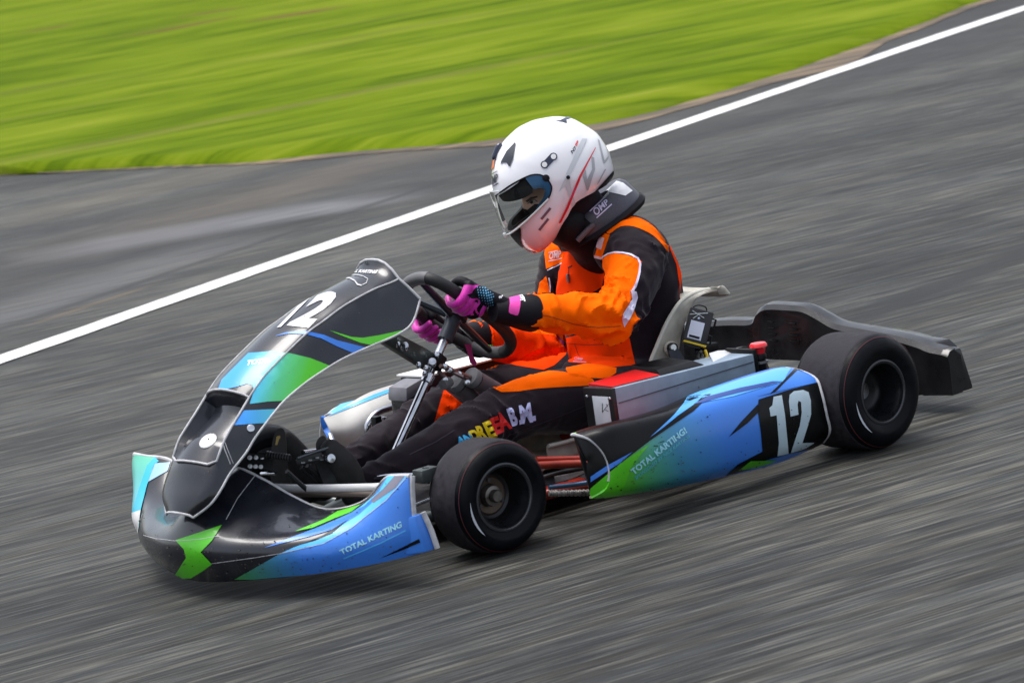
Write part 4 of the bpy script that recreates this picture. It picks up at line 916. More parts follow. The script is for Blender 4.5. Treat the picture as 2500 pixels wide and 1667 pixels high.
# ---- helmet
OUT = [(1209, 372), (1232, 337), (1265, 306), (1303, 288), (1354, 279), (1392, 283), (1425, 301), (1456, 321), (1482, 360), (1494, 398), (1498, 418), (1494, 434), (1460, 472), (1400, 534), (1354, 584), (1330, 612), (1318, 624), (1303, 625), (1272, 607), (1248, 579), (1230, 545), (1214, 505), (1204, 470), (1200, 440), (1201, 412)]
OL = [HL(*p) for p in OUT]
def ray(th, poly):
    d = V((cos(th), sin(th))); best = 0
    for a, b in zip(poly, poly[1:] + poly[:1]):
        a = V(a); b = V(b); e = b - a; den = d.x * e.y - d.y * e.x
        if abs(den) < 1e-9: continue
        t = (a.x * e.y - a.y * e.x) / den; u = (a.x * d.y - a.y * d.x) / den
        if t > 0 and -1e-6 <= u <= 1 + 1e-6: best = max(best, t)
    return best
NT = 120; TH = [2 * pi * k / NT for k in range(NT)]; RR = [ray(t, OL) for t in TH]
for _ in range(2): RR = [(RR[k - 1] + 2 * RR[k] + RR[(k + 1) % NT]) / 4 for k in range(NT)]
HW = .121
def hpt(th, f, add=0, Rf=None):
    """f runs -1..1 from the right pole over the outline to the left pole"""
    k = th / (2 * pi) * NT; i = int(k) % NT; R0 = lerp(RR[i], RR[(i + 1) % NT], k - int(k)) if Rf is None else Rf
    R0 = R0 * .972
    a = f * pi / 2; n = 2.25; rho = abs(cos(a)) ** (2 / n); yy = (abs(sin(a)) ** (2 / n)) * (1 if f >= 0 else -1)
    chin = max(0, cos(th - R(-62))) ** 2
    W_ = HW * (1 - .20 * chin * rho)
    return V(((R0 + add) * rho * cos(th), (W_ + add) * yy, (R0 + add) * rho * sin(th)))
vs = []; fs = []; NF = 44
for t in TH:
    for j in range(1, NF): vs.append(hpt(t, -1 + 2 * j / NF))
m1 = NF - 1; vs = [H(*v) for v in vs]; vs += [H(0, -HW, 0), H(0, HW, 0)]; a_, b_ = len(vs) - 2, len(vs) - 1
for k in range(NT):
    k2 = (k + 1) % NT
    for j in range(m1 - 1): fs.append((k * m1 + j, k * m1 + j + 1, k2 * m1 + j + 1, k2 * m1 + j))
    fs.append((k * m1, k2 * m1, a_)); fs.append((k * m1 + m1 - 1, b_, k2 * m1 + m1 - 1))
HWM = mat('helmet_white_paint', (.80, .80, .82), .20, coat=.8, grad=(J(1320, 300, 0), J(1330, 640, 0), [(0, (.90, .90, .91)), (.50, (.88, .87, .92)), (.70, (.88, .70, .76)), (.87, (.88, .42, .45)), (1, (.82, .06, .05))]))
LIN = mat('helmet_lining', (.010, .010, .012), .8)
shell = mk('helmet', vs, fs, HWM, drv)
def cutter(g, mm):
    me = bpy.data.meshes.new('cut'); me.from_pydata([tuple(v) for v in g.v], [], g.f); bm = bmesh.new(); bm.from_mesh(me); bmesh.ops.recalc_face_normals(bm, faces=bm.faces); bm.to_mesh(me); bm.free()
    me.materials.append(mm); o = bpy.data.objects.new('cut', me); S.collection.objects.link(o); return o
def onshell(px, py, add=.001):
    """point of the left half of the shell in front of this photo point"""
    x, z = HL(px, py); th = math.atan2(z, x)
    for _ in range(6):
        # walk along the meridian until the sight line meets it
        best = None
        for j in range(0, 60):
            f = j / 60; q = H(*hpt(math.atan2(z, x) % (2 * pi), f, add)); pp = pj(q); d = (pp[0] - px) ** 2 + (pp[1] - py) ** 2
            if best is None or d < best[0]: best = (d, q, pp)
        dx, dz = HL(px + (px - best[2][0]), py + (py - best[2][1])); o_ = HL(px, py); x += (dx - o_[0]) * .8; z += (dz - o_[1]) * .8
    return best[1]
cav = G(); ball(cav, H(-.006, 0, .0), .126, .103, .138, HM, 20); ball(cav, H(.035, 0, -.045), .105, .085, .095, HM, 20); 
for q in ((-.03, 0, -.10),): ball(cav, H(*q), .085, .078, .10, HM, 16)
PORT = [(1150, 520), (1204, 482), (1211, 477), (1249, 451), (1280, 434), (1299, 427.5), (1318, 427), (1334, 434), (1344, 447), (1347, 461), (1340, 483), (1325, 502), (1310, 516), (1280, 536), (1255, 556), (1241, 567), (1225, 580), (1150, 620)]
PL_ = [HL(*q) for q in PORT]
# the opening's side edge is set where the sight line meets the bulging shell, not its middle plane
for k_, q in enumerate(PORT):
    if k_ in (0, len(PORT) - 1): continue
    wgt = min(1, max(0, (q[0] - 1215) / 60)); w_ = HM.transposed() @ (onshell(*q) - HC)
    PL_[k_] = (lerp(PL_[k_][0], w_.x, wgt), lerp(PL_[k_][1], w_.z, wgt))
print('PORT', [(round(a, 3), round(b, 3)) for a, b in PL_], [tuple(round(c, 3) for c in HL(*q)) for q in PORT])
P3 = cat([(a, b, 0) for a, b in PL_], 2, True)
prism = G(); P1_ = [H(p.x, -.22, p.y) for p in P3]; P2_ = [H(p.x, .22, p.y) for p in P3]; n_ = len(P1_)
tt = [tuple(t) for t in tessellate_polygon([[V((p.x, p.y, 0)) for p in P3]])]
prism.add(P1_ + P2_, tt + [tuple(i + n_ for i in t)[::-1] for t in tt] + [(i, (i + 1) % n_, (i + 1) % n_ + n_, i + n_) for i in range(n_)])
c1 = G(); 
# one joined cavity cutter so that its volumes overlap cleanly
me = bpy.data.meshes.new('cv'); me.from_pydata([tuple(v) for v in cav.v], [], cav.f); oc = bpy.data.objects.new('cv', me); S.collection.objects.link(oc)
rmod = oc.modifiers.new('r', 'REMESH'); rmod.mode = 'VOXEL'; rmod.voxel_size = .007; dg = bpy.context.evaluated_depsgraph_get(); dg.update()
me2 = bpy.data.meshes.new_from_object(oc.evaluated_get(dg)); bpy.data.objects.remove(oc)
oc = bpy.data.objects.new('cv2', me2); me2.materials.clear(); me2.materials.append(LIN); S.collection.objects.link(oc)
op = cutter(prism, LIN)
sh = shell
for cc in (oc, op):
    md = sh.modifiers.new('b', 'BOOLEAN'); md.operation = 'DIFFERENCE'; md.solver = 'EXACT'; md.object = cc; md.material_mode = 'TRANSFER'
dg = bpy.context.evaluated_depsgraph_get(); dg.update(); ne = bpy.data.meshes.new_from_object(sh.evaluated_get(dg))
sh.modifiers.clear(); sh.data = ne; ne.name = 'helmet'
for cc in (oc, op): bpy.data.objects.remove(cc)
for p in ne.polygons: p.use_smooth = True
try: ne.set_sharp_from_angle(angle=R(30))
except Exception: pass
sh.name = 'helmet'
# eyeport edge rubber
rim_px = [(1211, 478), (1230, 464), (1249, 451), (1265, 442), (1280, 434), (1299, 427.5), (1318, 427), (1334, 434), (1344, 447), (1347, 461), (1340, 483), (1325, 502), (1310, 516), (1295, 526), (1280, 536), (1267, 546), (1255, 555)]
rp = [onshell(*p) for p in rim_px]
KP('eyeport_seal', tube(rp, .0022, 8, 3), GLB, sh)
# clear visor on its pivots
GL = bpy.data.materials.new('visor_clear'); GL.use_nodes = True; t = GL.node_tree; t.nodes.remove(t.nodes['Principled BSDF'])
tr = t.nodes.new('ShaderNodeBsdfTransparent'); tr.inputs[0].default_value = (.88, .91, .90, 1); gs = t.nodes.new('ShaderNodeBsdfGlossy'); gs.inputs['Roughness'].default_value = .04
fr_ = t.nodes.new('ShaderNodeFresnel'); fr_.inputs[0].default_value = 1.45; mx = t.nodes.new('ShaderNodeMixShader'); t.links.new(fr_.outputs[0], mx.inputs[0]); t.links.new(tr.outputs[0], mx.inputs[1]); t.links.new(gs.outputs[0], mx.inputs[2]); t.links.new(mx.outputs[0], t.nodes['Material Output'].inputs[0])
tA = math.atan2(*HL(1204, 468)[::-1]); tB = math.atan2(*HL(1238, 570)[::-1]); rA = V(HL(1203, 467)).length; rB = V(HL(1238, 571)).length
rows = []
for i in range(13):
    t_ = lerp(tA, tB, i / 12); dA = V(HL(1203, 467)); dB = V(HL(1238, 571)); q = ray(t_, [(0, 0), tuple(dA * 1.0), tuple(lerp(dA, dB, .5) * 1.015), tuple(dB * 1.0)])
    rows.append([H(*hpt(t_ % (2 * pi), -.42 + 1.22 * j / 32, .004, q / .972)) for j in range(33)])
vz = KP('visor', grid(rows), GL, sh); 
KP('visor_edge', tube(rows[0][2:18], .0013, 6), mat('clear_edge', (.62, .66, .66), .2, coat=.5), vz)
KP('visor_edge', tube(rows[-1], .0024, 6), mat('clear_edge', (.62, .66, .66)), vz)
KP('visor_catch', box(rows[-1][11], .012, .014, .012, HM.to_4x4(), .003), mat('clear_edge', (.62, .66, .66)), vz)
bl = mat('blue_visor_reflection', (.015, .10, .22), .15, coat=.5, alpha=.93)  # blue reflection at the side of the visor, put in as a coloured patch
bp_o = [onshell(*q, -.010) for q in [(1214, 478), (1230, 466), (1249, 453), (1280, 437), (1300, 431)]]; bp_i = [onshell(*q, -.016) for q in [(1222, 490), (1236, 490), (1254, 490), (1282, 482), (1300, 470)]]
KP('brow_pad', grid(densify([bp_o, bp_i], 1, 3), .004), LIN, sh)
arc_o = [onshell(*p, .0022) for p in [(1281, 433), (1300, 427), (1318, 427), (1334, 433), (1344, 447), (1347, 461), (1341, 482), (1326, 500), (1311, 514)]]
arc_i = [onshell(*p, .0022) for p in [(1300, 461), (1307, 462), (1316, 460), (1325, 461), (1330, 464), (1330, 472), (1324, 485), (1316, 497), (1307, 511)]]
KP('visor_reflection', grid(densify([arc_o, arc_i], 1, 3)), bl, sh)
for (px, py, r_, mm) in ((1332, 433, .0085, GLB), (1386, 430, .0045, GLB)):
    p = onshell(px, py, 0); KP('pivot_cap', lathe([(0, .006), (r_ * .5, .006), (r_ * .6, .0045), (r_ * .9, .0045), (r_, .003), (r_, -.003)], p, (p - H(0, .02, 0)).normalized(), 24), mm, sh)
def hp(*p): return [(1150 + a / 3.92, 250 + b / 3.92) for a, b in p]
st = lambda nm, polys, mm, off=.0012, sm=0, tri=False: sticker(nm, sh, polys, mm, sh, off, sm=sm, tri=tri)
HGREY = mat('helmet_grey_print', (.42, .43, .46), .3, coat=.5); HG2 = mat('helmet_pale_print', (.62, .64, .68), .3, coat=.5); HRED = mat('helmet_red_print', (.75, .01, .03), .3, coat=.5); NAVY = mat('helmet_navy_print', (.012, .018, .05), .3, coat=.5)
st('grey_stripe', [hp((1060, 350), (1110, 350), (945, 700), (905, 690)), hp((880, 760), (905, 720), (945, 730), (950, 790), (1000, 985), (970, 1005), (900, 800), (835, 862))], HG2)
st('grey_emblem', [hp((1150, 520), (1175, 530), (1185, 640), (1120, 840), (1105, 840), (1065, 700), (1095, 640), (1108, 740), (1158, 640)), hp((1210, 350), (1228, 370), (1275, 560), (1262, 570)), hp((1278, 640), (1290, 640), (1225, 760), (1200, 790)), hp((1262, 575), (1315, 510), (1310, 540), (1275, 590))], HGREY)
st('red_stripe', [hp((1188, 432), (1190, 440), (1050, 720), (930, 1010), (858, 1150), (835, 1155), (905, 1010), (1035, 700))], HRED, .0016)
st('black_trim', [hp((1360, 655), (1368, 700), (1350, 760), (1100, 1020), (880, 1260), (660, 1490), (600, 1475), (640, 1440), (760, 1320), (890, 1140), (1100, 950), (1230, 800))], GLB, .0014)
st('chin_red_lip', [hp((488, 1385), (560, 1418), (640, 1440), (660, 1475), (610, 1485), (540, 1440), (478, 1400))], HRED, .0018)
st('chin_vent', [hp((470, 1185), (482, 1260), (480, 1320), (500, 1380), (486, 1405), (440, 1370), (375, 1285), (395, 1250))], GLB, .0020, 2)
slot_ = mat('slot_mauve', (.17, .08, .12), .5)
st('chin_slot', [stroke(hp((760, 1010), (672, 1118)), 6)], slot_, .0016); st('chin_slot', [stroke(hp((740, 1112), (652, 1222)), 6)], slot_, .0016)
st('side_plate', [stroke(hp((788, 515), (698, 612)), 17)], NAVY, .0018)
for a in ((788, 522), (703, 598)):
    (x_, y_), = hp(a); st('side_screw', [[(x_ + 6.6 * cos(k * .5236), y_ + 6.6 * sin(k * .5236)) for k in range(12)], ], mat('screw_white', (.8, .8, .8), .3), .0028)
    st('side_plate_end', [[(x_ + 9.5 * cos(k * .5236), y_ + 9.5 * sin(k * .5236)) for k in range(12)]], NAVY, .0021)
st('crown_vent', [hp((792, 172), (850, 178), (905, 150), (930, 138), (985, 142), (945, 155), (912, 165), (915, 203), (880, 190), (840, 185))], NAVY, .0016)
st('brow_vent', [hp((425, 385), (430, 400), (405, 540), (372, 620), (345, 580), (305, 578), (290, 602), (292, 570), (345, 470))], mat('vent_dark_grey', (.03, .035, .045), .4), .0022)
st('model_mark', glyphs('N7', [(1150 + a / 3.92, 250 + b / 3.92) for a, b in ((952, 470), (992, 418), (1010, 440), (968, 498))], bold=.04), NAVY, .002, tri=True)
st('model_mark_red', glyphs('88', [(1150 + a / 3.92, 250 + b / 3.92) for a, b in ((990, 412), (1012, 366), (1026, 378), (1006, 428))], bold=.04), HRED, .002, tri=True)
st('brow_letters', glyphs('MP', [(1150 + a / 3.92, 250 + b / 3.92) for a, b in ((203, 705), (262, 680), (262, 755), (212, 790))], bold=.03), NAVY, .002, tri=True)
st('brow_line', [stroke(hp((202, 690), (256, 658)), 1.6), stroke(hp((215, 805), (268, 772)), 2.2)], NAVY, .002)
st('orange_front_stripe', [hp((282, 420), (262, 470), (235, 540), (222, 630), (190, 650), (198, 520), (240, 440), (290, 380))], mat('helmet_orange_print', (.85, .16, .05), .3, coat=.5), .0016)
for k_, (th_, f_) in enumerate(((R(53), .0),)):
    q = hpt(th_, f_, .003); KP('top_intake', tube([H(*hpt(th_ - .13, 0, .002)), H(*hpt(th_ - .09, 0, .004)), H(*hpt(th_ + .08, 0, .005)), H(*hpt(th_ + .13, 0, .001))], [.004, .0065, .0075, .004], 12, 4), NAVY, sh)
for (a_, b_, c_) in ((1480, 352, 0), (1493, 398, 0)): pass
# skirt under the helmet and the padded neck collar
CA_ = (CR * -.62 + CU * .76 + CF * -.16).normalized(); CC = J(1456, 524, 0)
def ringp(prof, c, ax, n=64, sx=1.0):
    ax = ax.normalized(); u = (CR * .78 + CU * .62); u = (u - ax * u.dot(ax)).normalized(); w_ = ax.cross(u); vs = []; m_ = len(prof)
    for k in range(n):
        a = 2 * pi * k / n; d = u * cos(a) * sx + w_ * sin(a)
        for r_, h in prof: vs.append(c + d * r_ + ax * (h * (1 + .18 * cos(a)) - .006 * cos(a)))
    return vs, [(k * m_ + i, ((k + 1) % n) * m_ + i, ((k + 1) % n) * m_ + (i + 1) % m_, k * m_ + (i + 1) % m_) for k in range(n) for i in range(m_)]
CARB = mat('collar_weave', (.055, .055, .075), .45, vary=.45, vscale=1, stretch=(700, 160, 700))
col2 = KP('neck_collar', ringp([(.060, -.024), (.092, -.032), (.110, -.028), (.114, -.016), (.108, .022), (.100, .032), (.080, .034), (.060, .028)], CC, CA_, 64), CARB, drv)
KP('collar_base', ringp([(.080, -.038), (.112, -.036), (.121, -.028), (.118, -.018), (.098, -.020), (.080, -.026)], CC, CA_, 64), GLB, col2)
def c2(*p): return [(1380 + a / 6.53, 320 + b / 6.53) for a, b in p]
sticker('collar_white', col2, [c2((640, 965), (820, 800), (920, 830), (1070, 955), (955, 1035), (850, 1010))], mat('collar_silver', (.75, .75, .78), .35, vary=.05), col2, .0012)
LW_ = mat('collar_print', (.68, .62, .86), .4)
sticker('collar_letters', col2, glyphs('OMP', c2((430, 1260), (655, 1085), (700, 1155), (495, 1365)), bold=.02), LW_, col2, .0014, tri=True)
sticker('collar_line', col2, [stroke(c2((395, 1285), (625, 1068)), 2.8), stroke(c2((500, 1385), (740, 1168)), 2.8)], LW_, col2, .0014)
sticker('collar_patch', col2, [c2((320, 1385), (430, 1490), (340, 1568), (230, 1480))], GLB, col2, .0014)
KP('collar_strap', tube([J(1410, 588, .05), J(1436, 560, .07), J(1450, 548, .075)], .007, 8), MAUVE, col2)
gsk = G(); limb(gsk, [J(1385, 545, 0), J(1425, 560, 0), J(1470, 590, 0)], [.060, .066, .080], 3)
KP('suit_collar', gsk, GLB, drv)

# ---- gloves: palm, four fingers curled round the rim, thumb, cuff
def glove(rc, T, O, Aw, wrist, name_, side):
    """rc point on the rim, T along the rim, O outward, Aw towards the driver"""
    g = G(); r_ = .0148
    pc = rc + O * .022 + Aw * .016
    ks = []
    for k in range(4):
        o_ = T * ((k - 1.5) * .0205 - .004); L = (1, 1.08, 1.03, .86)[k]; q = .0098 if k < 3 else .0088
        K = rc + o_ + O * (.030) + Aw * .018
        path = [K + O * -.002 + Aw * .012, K, rc + o_ + O * .027 - Aw * .012 * L, rc + o_ + O * .010 - Aw * .0285 * L, rc + o_ - O * .012 * L - Aw * .0260 * L, rc + o_ - O * .0265 * L - Aw * .012]
        g.add(*tube(path, [q * 1.12, q * 1.15, q * 1.05, q, q * .95, q * .85], 14, 4)); ball(g, path[-1], q * .85, n=10); ks.append(K)
        ball(g, K, q * 1.18, n=10)
    wd = (wrist - pc).normalized()
    p0 = pc + O * .006 + Aw * .010
    for s_ in (-.026, -.009, .009, .026):
        g.add(*tube([pc + T * s_ + O * .006 + Aw * .004, lerp(pc, wrist, .45) + T * s_ * .75 + O * .010, lerp(pc, wrist, .85) + T * s_ * .45], [.0135, .018, .020], 14, 4))
    th = [lerp(pc, wrist, .38) - T * .024, rc - T * .036 + O * .008 + Aw * .030, rc - T * .042 - O * .014 + Aw * .024, rc - T * .036 - O * .028 + Aw * .008]
    g.add(*tube(th, [.015, .0125, .0110, .0095], 14, 4)); ball(g, th[-1], .0095, n=10)
    gl = remesh('glove', g, .0028, GLB, drv, it=3)
    gl['label'] = name_
    gl.data.materials.append(MAG)
    for p in gl.data.polygons:
        c = p.center - rc
        if (c.dot(Aw) < -.004 and c.dot(T) < .004) or (side < 0 and c.dot(Aw) < -.006): p.material_index = 1
    return gl, pc
def loopinfo(px, py):
    i = min(range(len(loop)), key=lambda k: (pj(loop[k])[0] - px) ** 2 + (pj(loop[k])[1] - py) ** 2)
    T = (loop[(i + 3) % len(loop)] - loop[i - 3]).normalized(); c = sum(loop, V((0, 0, 0))) / len(loop); O = loop[i] - c; O = (O - T * O.dot(T)); O = (O - WA * O.dot(WA)).normalized()
    return loop[i], T, O
rcL, TL, OL_ = loopinfo(1146, 738)
gL, pcL = glove(rcL, TL, OL_, WA, LW + (LW - LE).normalized() * .035, 'left glove, magenta fingers and blue dotted back', 1)
rcR, TR, OR_ = loopinfo(1058, 792)
if TR.z > 0: TR = -TR
gR, pcR = glove(rcR, TR, OR_, WA, RW + (RW - RE).normalized() * .03, 'right glove, magenta and black', -1)
dL = (LW - LE).normalized()
cL = KP('glove_cuff', tube([LW + dL * -.010, LW + dL * .0, LW + dL * .020, LW + dL * .048, LW + dL * .075, LW + dL * .10], [.0425, .0445, .042, .035, .029, .025], 28), GLB, gL)
dR = (RW - RE).normalized()
cR_ = KP('glove_cuff', tube([RW + dR * -.012, RW + dR * .012, RW + dR * .036, RW + dR * .055], [.045, .044, .036, .030], 28), GLB, gR)
def c6g(*p): return [(1040 + a / 8.71, 640 + b / 8.71) for a, b in p]
sticker('wrist_strap', [cL, gL], [c6g((1740, 640), (1960, 650), (2010, 830), (1990, 1000), (1950, 1125), (1850, 1110), (1755, 1060), (1780, 880), (1770, 740))], PINK, gL, .0014, sm=2)
sticker('cuff_emblem', cL, [stroke(c6g((1975, 705), (2040, 710), (2080, 760), (2100, 840)), 3.5), stroke(c6g((1990, 730), (2030, 770), (2010, 820), (2060, 810), (2045, 765)), 2.6)], mat('cuff_white', (.75, .75, .78), .5), cL, .0014)
sticker('cuff_mark', [cL, gL], [c6g((1540, 735), (1575, 720), (1585, 740), (1620, 700), (1632, 735), (1605, 745), (1600, 775), (1560, 760), (1570, 785), (1545, 765))], mat('cuff_white', (.75, .75, .78)), gL, .0016)
sticker('finger_fabric', gL, [c6g((740, 500), (900, 485), (1130, 500), (1060, 540), (1010, 590), (980, 650), (860, 700), (845, 760), (830, 830), (800, 960), (700, 960), (650, 850), (640, 700), (690, 580))], MAG, gL, .0012)
sticker('magenta_trim', gL, [stroke(c6g((840, 800), (960, 860), (1000, 800), (1080, 775), (1130, 800), (1130, 870), (1060, 960), (1060, 1040), (1120, 1100)), 4.5), stroke(c6g((960, 860), (960, 1000), (980, 1120)), 7), stroke(c6g((1250, 930), (1190, 1050), (1150, 1180), (1150, 1290)), 9)], MAG, gL, .0014)
dots = []
for i in range(8):
    for j in range(7):
        a = 1090 + j * 55 + i * 12; b_ = 540 + i * 52 + j * 24 - 18 * (3 - abs(j - 3)); r_ = max(.8, 2.3 - .28 * abs(i - 2) - .18 * abs(j - 3))
        if b_ > 950 or a > 1440: continue
        (x_, y_), = c6g((a, b_)); dots.append([(x_ + r_ * cos(k * 1.0472), y_ + r_ * 1.15 * sin(k * 1.0472)) for k in range(6)])
sticker('knuckle_dots', gL, dots, mat('blue_rubber_dots', (.12, .42, .70), .4), gL, .0016)['kind'] = 'stuff'
KP('strap_tail', plate([J(1134, 840, -.06), J(1150, 840, -.06), J(1155, 868, -.06), J(1164, 885, -.06), J(1160, 895, -.06), J(1148, 886, -.06), J(1141, 860, -.06)], -CF, .0015), mat('dull_magenta', (.3, .01, .12)), gR)
# ---- boots
def boot(heel, toe, ank, lab):
    g = G(); d = (toe - heel).normalized(); up = (ank - heel); up = (up - d * up.dot(d)).normalized()
    limb(g, [ank, lerp(ank, heel, .6)], [.036, .036], 3); 
    limb(g, [heel + up * .012, lerp(heel, toe, .35) + up * .016, lerp(heel, toe, .7) + up * .010, toe + up * .002], [.030, .032, .034, .026], 4)
    limb(g, [heel, lerp(heel, toe, .5), toe - d * .004], [.026, .030, .026], 3)
    o = remesh('boot', g, .0045, mat('boot_suede', (.016, .015, .015), .75, vary=.2, bump=.15, bscale=250), drv, it=4); o['label'] = lab; return o
bR = boot(J(752, 1202, -.09), J(694, 1078, -.09), J(835, 1162, -.092), 'right boot on the pedal')
bL = boot(J(862, 1212, .075), J(806, 1100, .075), J(905, 1180, .085), 'left boot on the pedal')
SOLE = mat('boot_sole', (.035, .034, .034), .8, vary=.25, vscale=50, bump=.2)
def sole(pts, y, par):
    return KP('sole', plate([J(a, b, y) for a, b in pts], -CF, .012), SOLE, par)
so_ = [(662, 1185), (661, 1120), (665, 1078), (674, 1052), (686, 1044), (695, 1054), (699, 1085), (700, 1120), (704, 1155), (713, 1195), (716, 1225), (690, 1226), (670, 1215)]
s1 = sole([(p_.x, p_.y) for p_ in cat([(a, b, 0) for a, b in so_], 3, True)], -.035, bR)
sticker('sole_letters', s1, [[(672, 1086), (675, 1066), (680, 1063), (681, 1072), (677, 1086)], [(675, 1072), (683, 1062), (684, 1068), (678, 1076)]], mat('gold_print', (.45, .33, .10), .4), s1, .001)
s2 = sole([(p_.x, p_.y) for p_ in cat([(771, 1090, 0), (776, 1072, 0), (786, 1064, 0), (795, 1068, 0), (800, 1090, 0), (802, 1120, 0), (812, 1170, 0), (800, 1180, 0), (780, 1140, 0)], 3, True)], .05, bL)

# ------------------------------------------------------------------ prints on the bodywork
def c1(*p): return [(280 + a / 2.94, 600 + b / 2.94) for a, b in p]
def cB(*p): return [(280 + a / 2.94, 1000 + b / 2.94) for a, b in p]
def c5(*p): return [(1350 + a / 2.613, 650 + b / 2.613) for a, b in p]
def cF(*p): return [(800 + a / 8.4, 1230 + b / 8.4) for a, b in p]
def c1t(*p): return [(1520 + a / 11.2, 1040 + b / 11.2) for a, b in p]
def cT(*p): return [(820 + a / 12.06, 630 + b / 12.06) for a, b in p]
PNG = mat('panel_blue_green', (.05, .4, .4), .32, coat=.22, grad=(at(600, 900, y=.03), at(740, 940, y=.12), [(0, (.03, .33, .90)), (.35, (.06, .46, .62)), (.62, (.075, .48, .22)), (1, (.075, .52, .01))]))
PNG2 = mat('panel_blue_teal', (.05, .4, .4), .32, coat=.22, grad=(at(580, 1020, y=.08), at(680, 1020, y=.12), [(0, (.03, .27, .85)), (1, (.08, .46, .50))]))
sticker('blue_green_print', panel, [c1((770, 960), (960, 770), (1030, 765), (1120, 758), (1260, 772), (1400, 805), (1560, 866), (1450, 940), (1230, 1110), (1100, 1118), (970, 1135), (1000, 1040), (990, 1000), (950, 990), (880, 1012), (740, 1040))], PNG, panel, .0010)
sticker('teal_band', panel, [c1((930, 1182), (1170, 1170), (1085, 1270), (950, 1280), (860, 1288))], PNG2, panel, .0010)
sticker('blue_swoosh', panel, [c1((1150, 650), (1240, 620), (1370, 612), (1500, 640), (1600, 680), (1800, 728), (1715, 770), (1600, 725), (1480, 665), (1370, 636), (1250, 632))], BLUE, panel, .0012)
sticker('green_swoosh', panel, [c1((1540, 608), (1700, 655), (1780, 660), (1900, 640), (2080, 600), (2000, 650), (1830, 708), (1760, 695), (1640, 650))], mat('bright_green_vinyl', (.10, .62, .012), .32, coat=.22), panel, .0012)
sticker('number_plate_digit', panel, glyphs('2', c1((1480, 330), (1655, 330), (1392, 592), (1235, 574)), bold=.05), mat('worn_white_print', (.60, .60, .62), .3, coat=.4, vary=.12, vscale=40), panel, .0014, tri=True)
sticker('number_plate_digit', panel, glyphs('1', c1((1398, 352), (1456, 322), (1196, 584), (1164, 590)), bold=.03), mat('worn_white_print', (.6, .6, .62)), panel, .0014, tri=True)
sticker('panel_top_letters', panel, glyphs('TOTAL KARTING', cT((300, 330), (1260, 365), (1170, 475), (240, 400)), bold=.04), WHITE, panel, .0014, tri=True)
sticker('panel_small_letters', panel, glyphs('TOTAL', [(606, 880), (664, 873), (660, 886), (600, 893)], bold=.05), WHITE, panel, .0014, tri=True)
sticker('lip_line', panel, [stroke(cT((130, 575), (330, 500), (620, 500), (800, 540), (940, 620), (900, 740), (780, 800)), 1.8), stroke(cT((0, 680), (200, 590), (420, 600), (560, 680), (640, 790), (760, 815)), 3.5)], EDGE, panel, .0014)
sticker('panel_seam', panel, [stroke(c1((775, 1400), (790, 1460), (830, 1565)), 2.2), stroke(c1((790, 1400), (810, 1460), (850, 1560)), 1.4)], EDGE, panel, .0012)
sticker('notch', panel, [stroke(cT((915, 110), (870, 185), (900, 190), (990, 165)), 1.6)], BLACK, panel, .002)
# nose prints
NB = mat('nose_green_blue', (.03, .2, .5), .34, coat=.22, grad=(at(575, 1410, y=.12), at(760, 1370, y=.30), [(0, (.06, .34, .06)), (.45, (.05, .25, .27)), (1, (.036, .195, .70))]))
NS = [nose]
sticker('blue_field', nose, [cB((860, 1215), (1190, 1030), (1500, 960), (1700, 850), (1950, 650), (2095, 490), (2150, 480), (2150, 560), (2135, 790), (2290, 880), (2270, 1040), (1700, 1135), (1400, 1180), (1000, 1215))], NB, nose, .0010)
sticker('light_blue_field', nose, [cB((1190, 1030), (1280, 990), (1480, 915), (1660, 810), (1830, 660), (1930, 560), (2000, 480), (2100, 480), (1950, 650), (1700, 850), (1500, 960))], SKYB, nose, .0012)
sticker('grey_stripe', nose, [cB((2000, 480), (2085, 478), (2020, 560), (1860, 670), (1840, 655), (1930, 560))], mat('grey_stripe_print', (.16, .15, .20), .35, coat=.4), nose, .0016)
sticker('blue_swoosh', nose, [cB((1075, 990), (1300, 905), (1500, 830), (1700, 740), (1850, 640), (1960, 480), (2000, 478), (1880, 640), (1760, 750), (1600, 850), (1400, 910))], BLUE, nose, .0014)
sticker('light_blue_stripe', nose, [cB((1750, 715), (1900, 590), (1965, 480), (2010, 480), (1930, 570), (1850, 640), (1800, 690))], SKYB, nose, .0018)  # lighter blue stripe across the wing end
sticker('black_stripe', nose, [cB((1330, 970), (1500, 900), (1660, 800), (1680, 790), (1560, 890), (1440, 940))], BLACK, nose, .0016)
sticker('green_flash', nose, [cB((1295, 875), (1500, 790), (1600, 730), (1770, 680), (1700, 735), (1560, 790), (1420, 850))], mat('bright_green_vinyl', (.1, .6, .012)), nose, .0016)
sticker('green_emblem', nose, [cB((770, 828), (700, 940), (620, 1020), (700, 1105), (640, 1150), (550, 1205), (420, 1205), (515, 1060), (500, 1000), (440, 935))], GREEN, nose, .0016)
sticker('nose_seam', nose, [stroke(cB((700, 1100), (1000, 1060), (1190, 1030), (1500, 960), (1700, 850), (1950, 650), (2095, 490)), 1.4), stroke(cB((210, 900), (300, 925), (440, 940), (600, 930), (750, 908)), 1.2), stroke(cB((1010, 470), (880, 640), (800, 790)), 1.6)], EDGE, nose, .0019)
sticker('black_tail_mark', nose, [cB((1900, 1065), (2185, 925), (2195, 950), (2050, 1010))], BLACK, nose, .0018)
step = [o for o in S.objects if o.name.startswith('nose_step')]
sticker('black_tail_mark', step, [cB((1900, 1065), (2185, 925), (2195, 950), (2050, 1010))], BLACK, step[0], .0012)
sticker('nose_letters', [nose], glyphs('TOTAL KARTING', cF((235, 945), (1510, 340), (1530, 470), (300, 1040)), bold=.035, shear=0), PALEB, nose, .0022, tri=True)
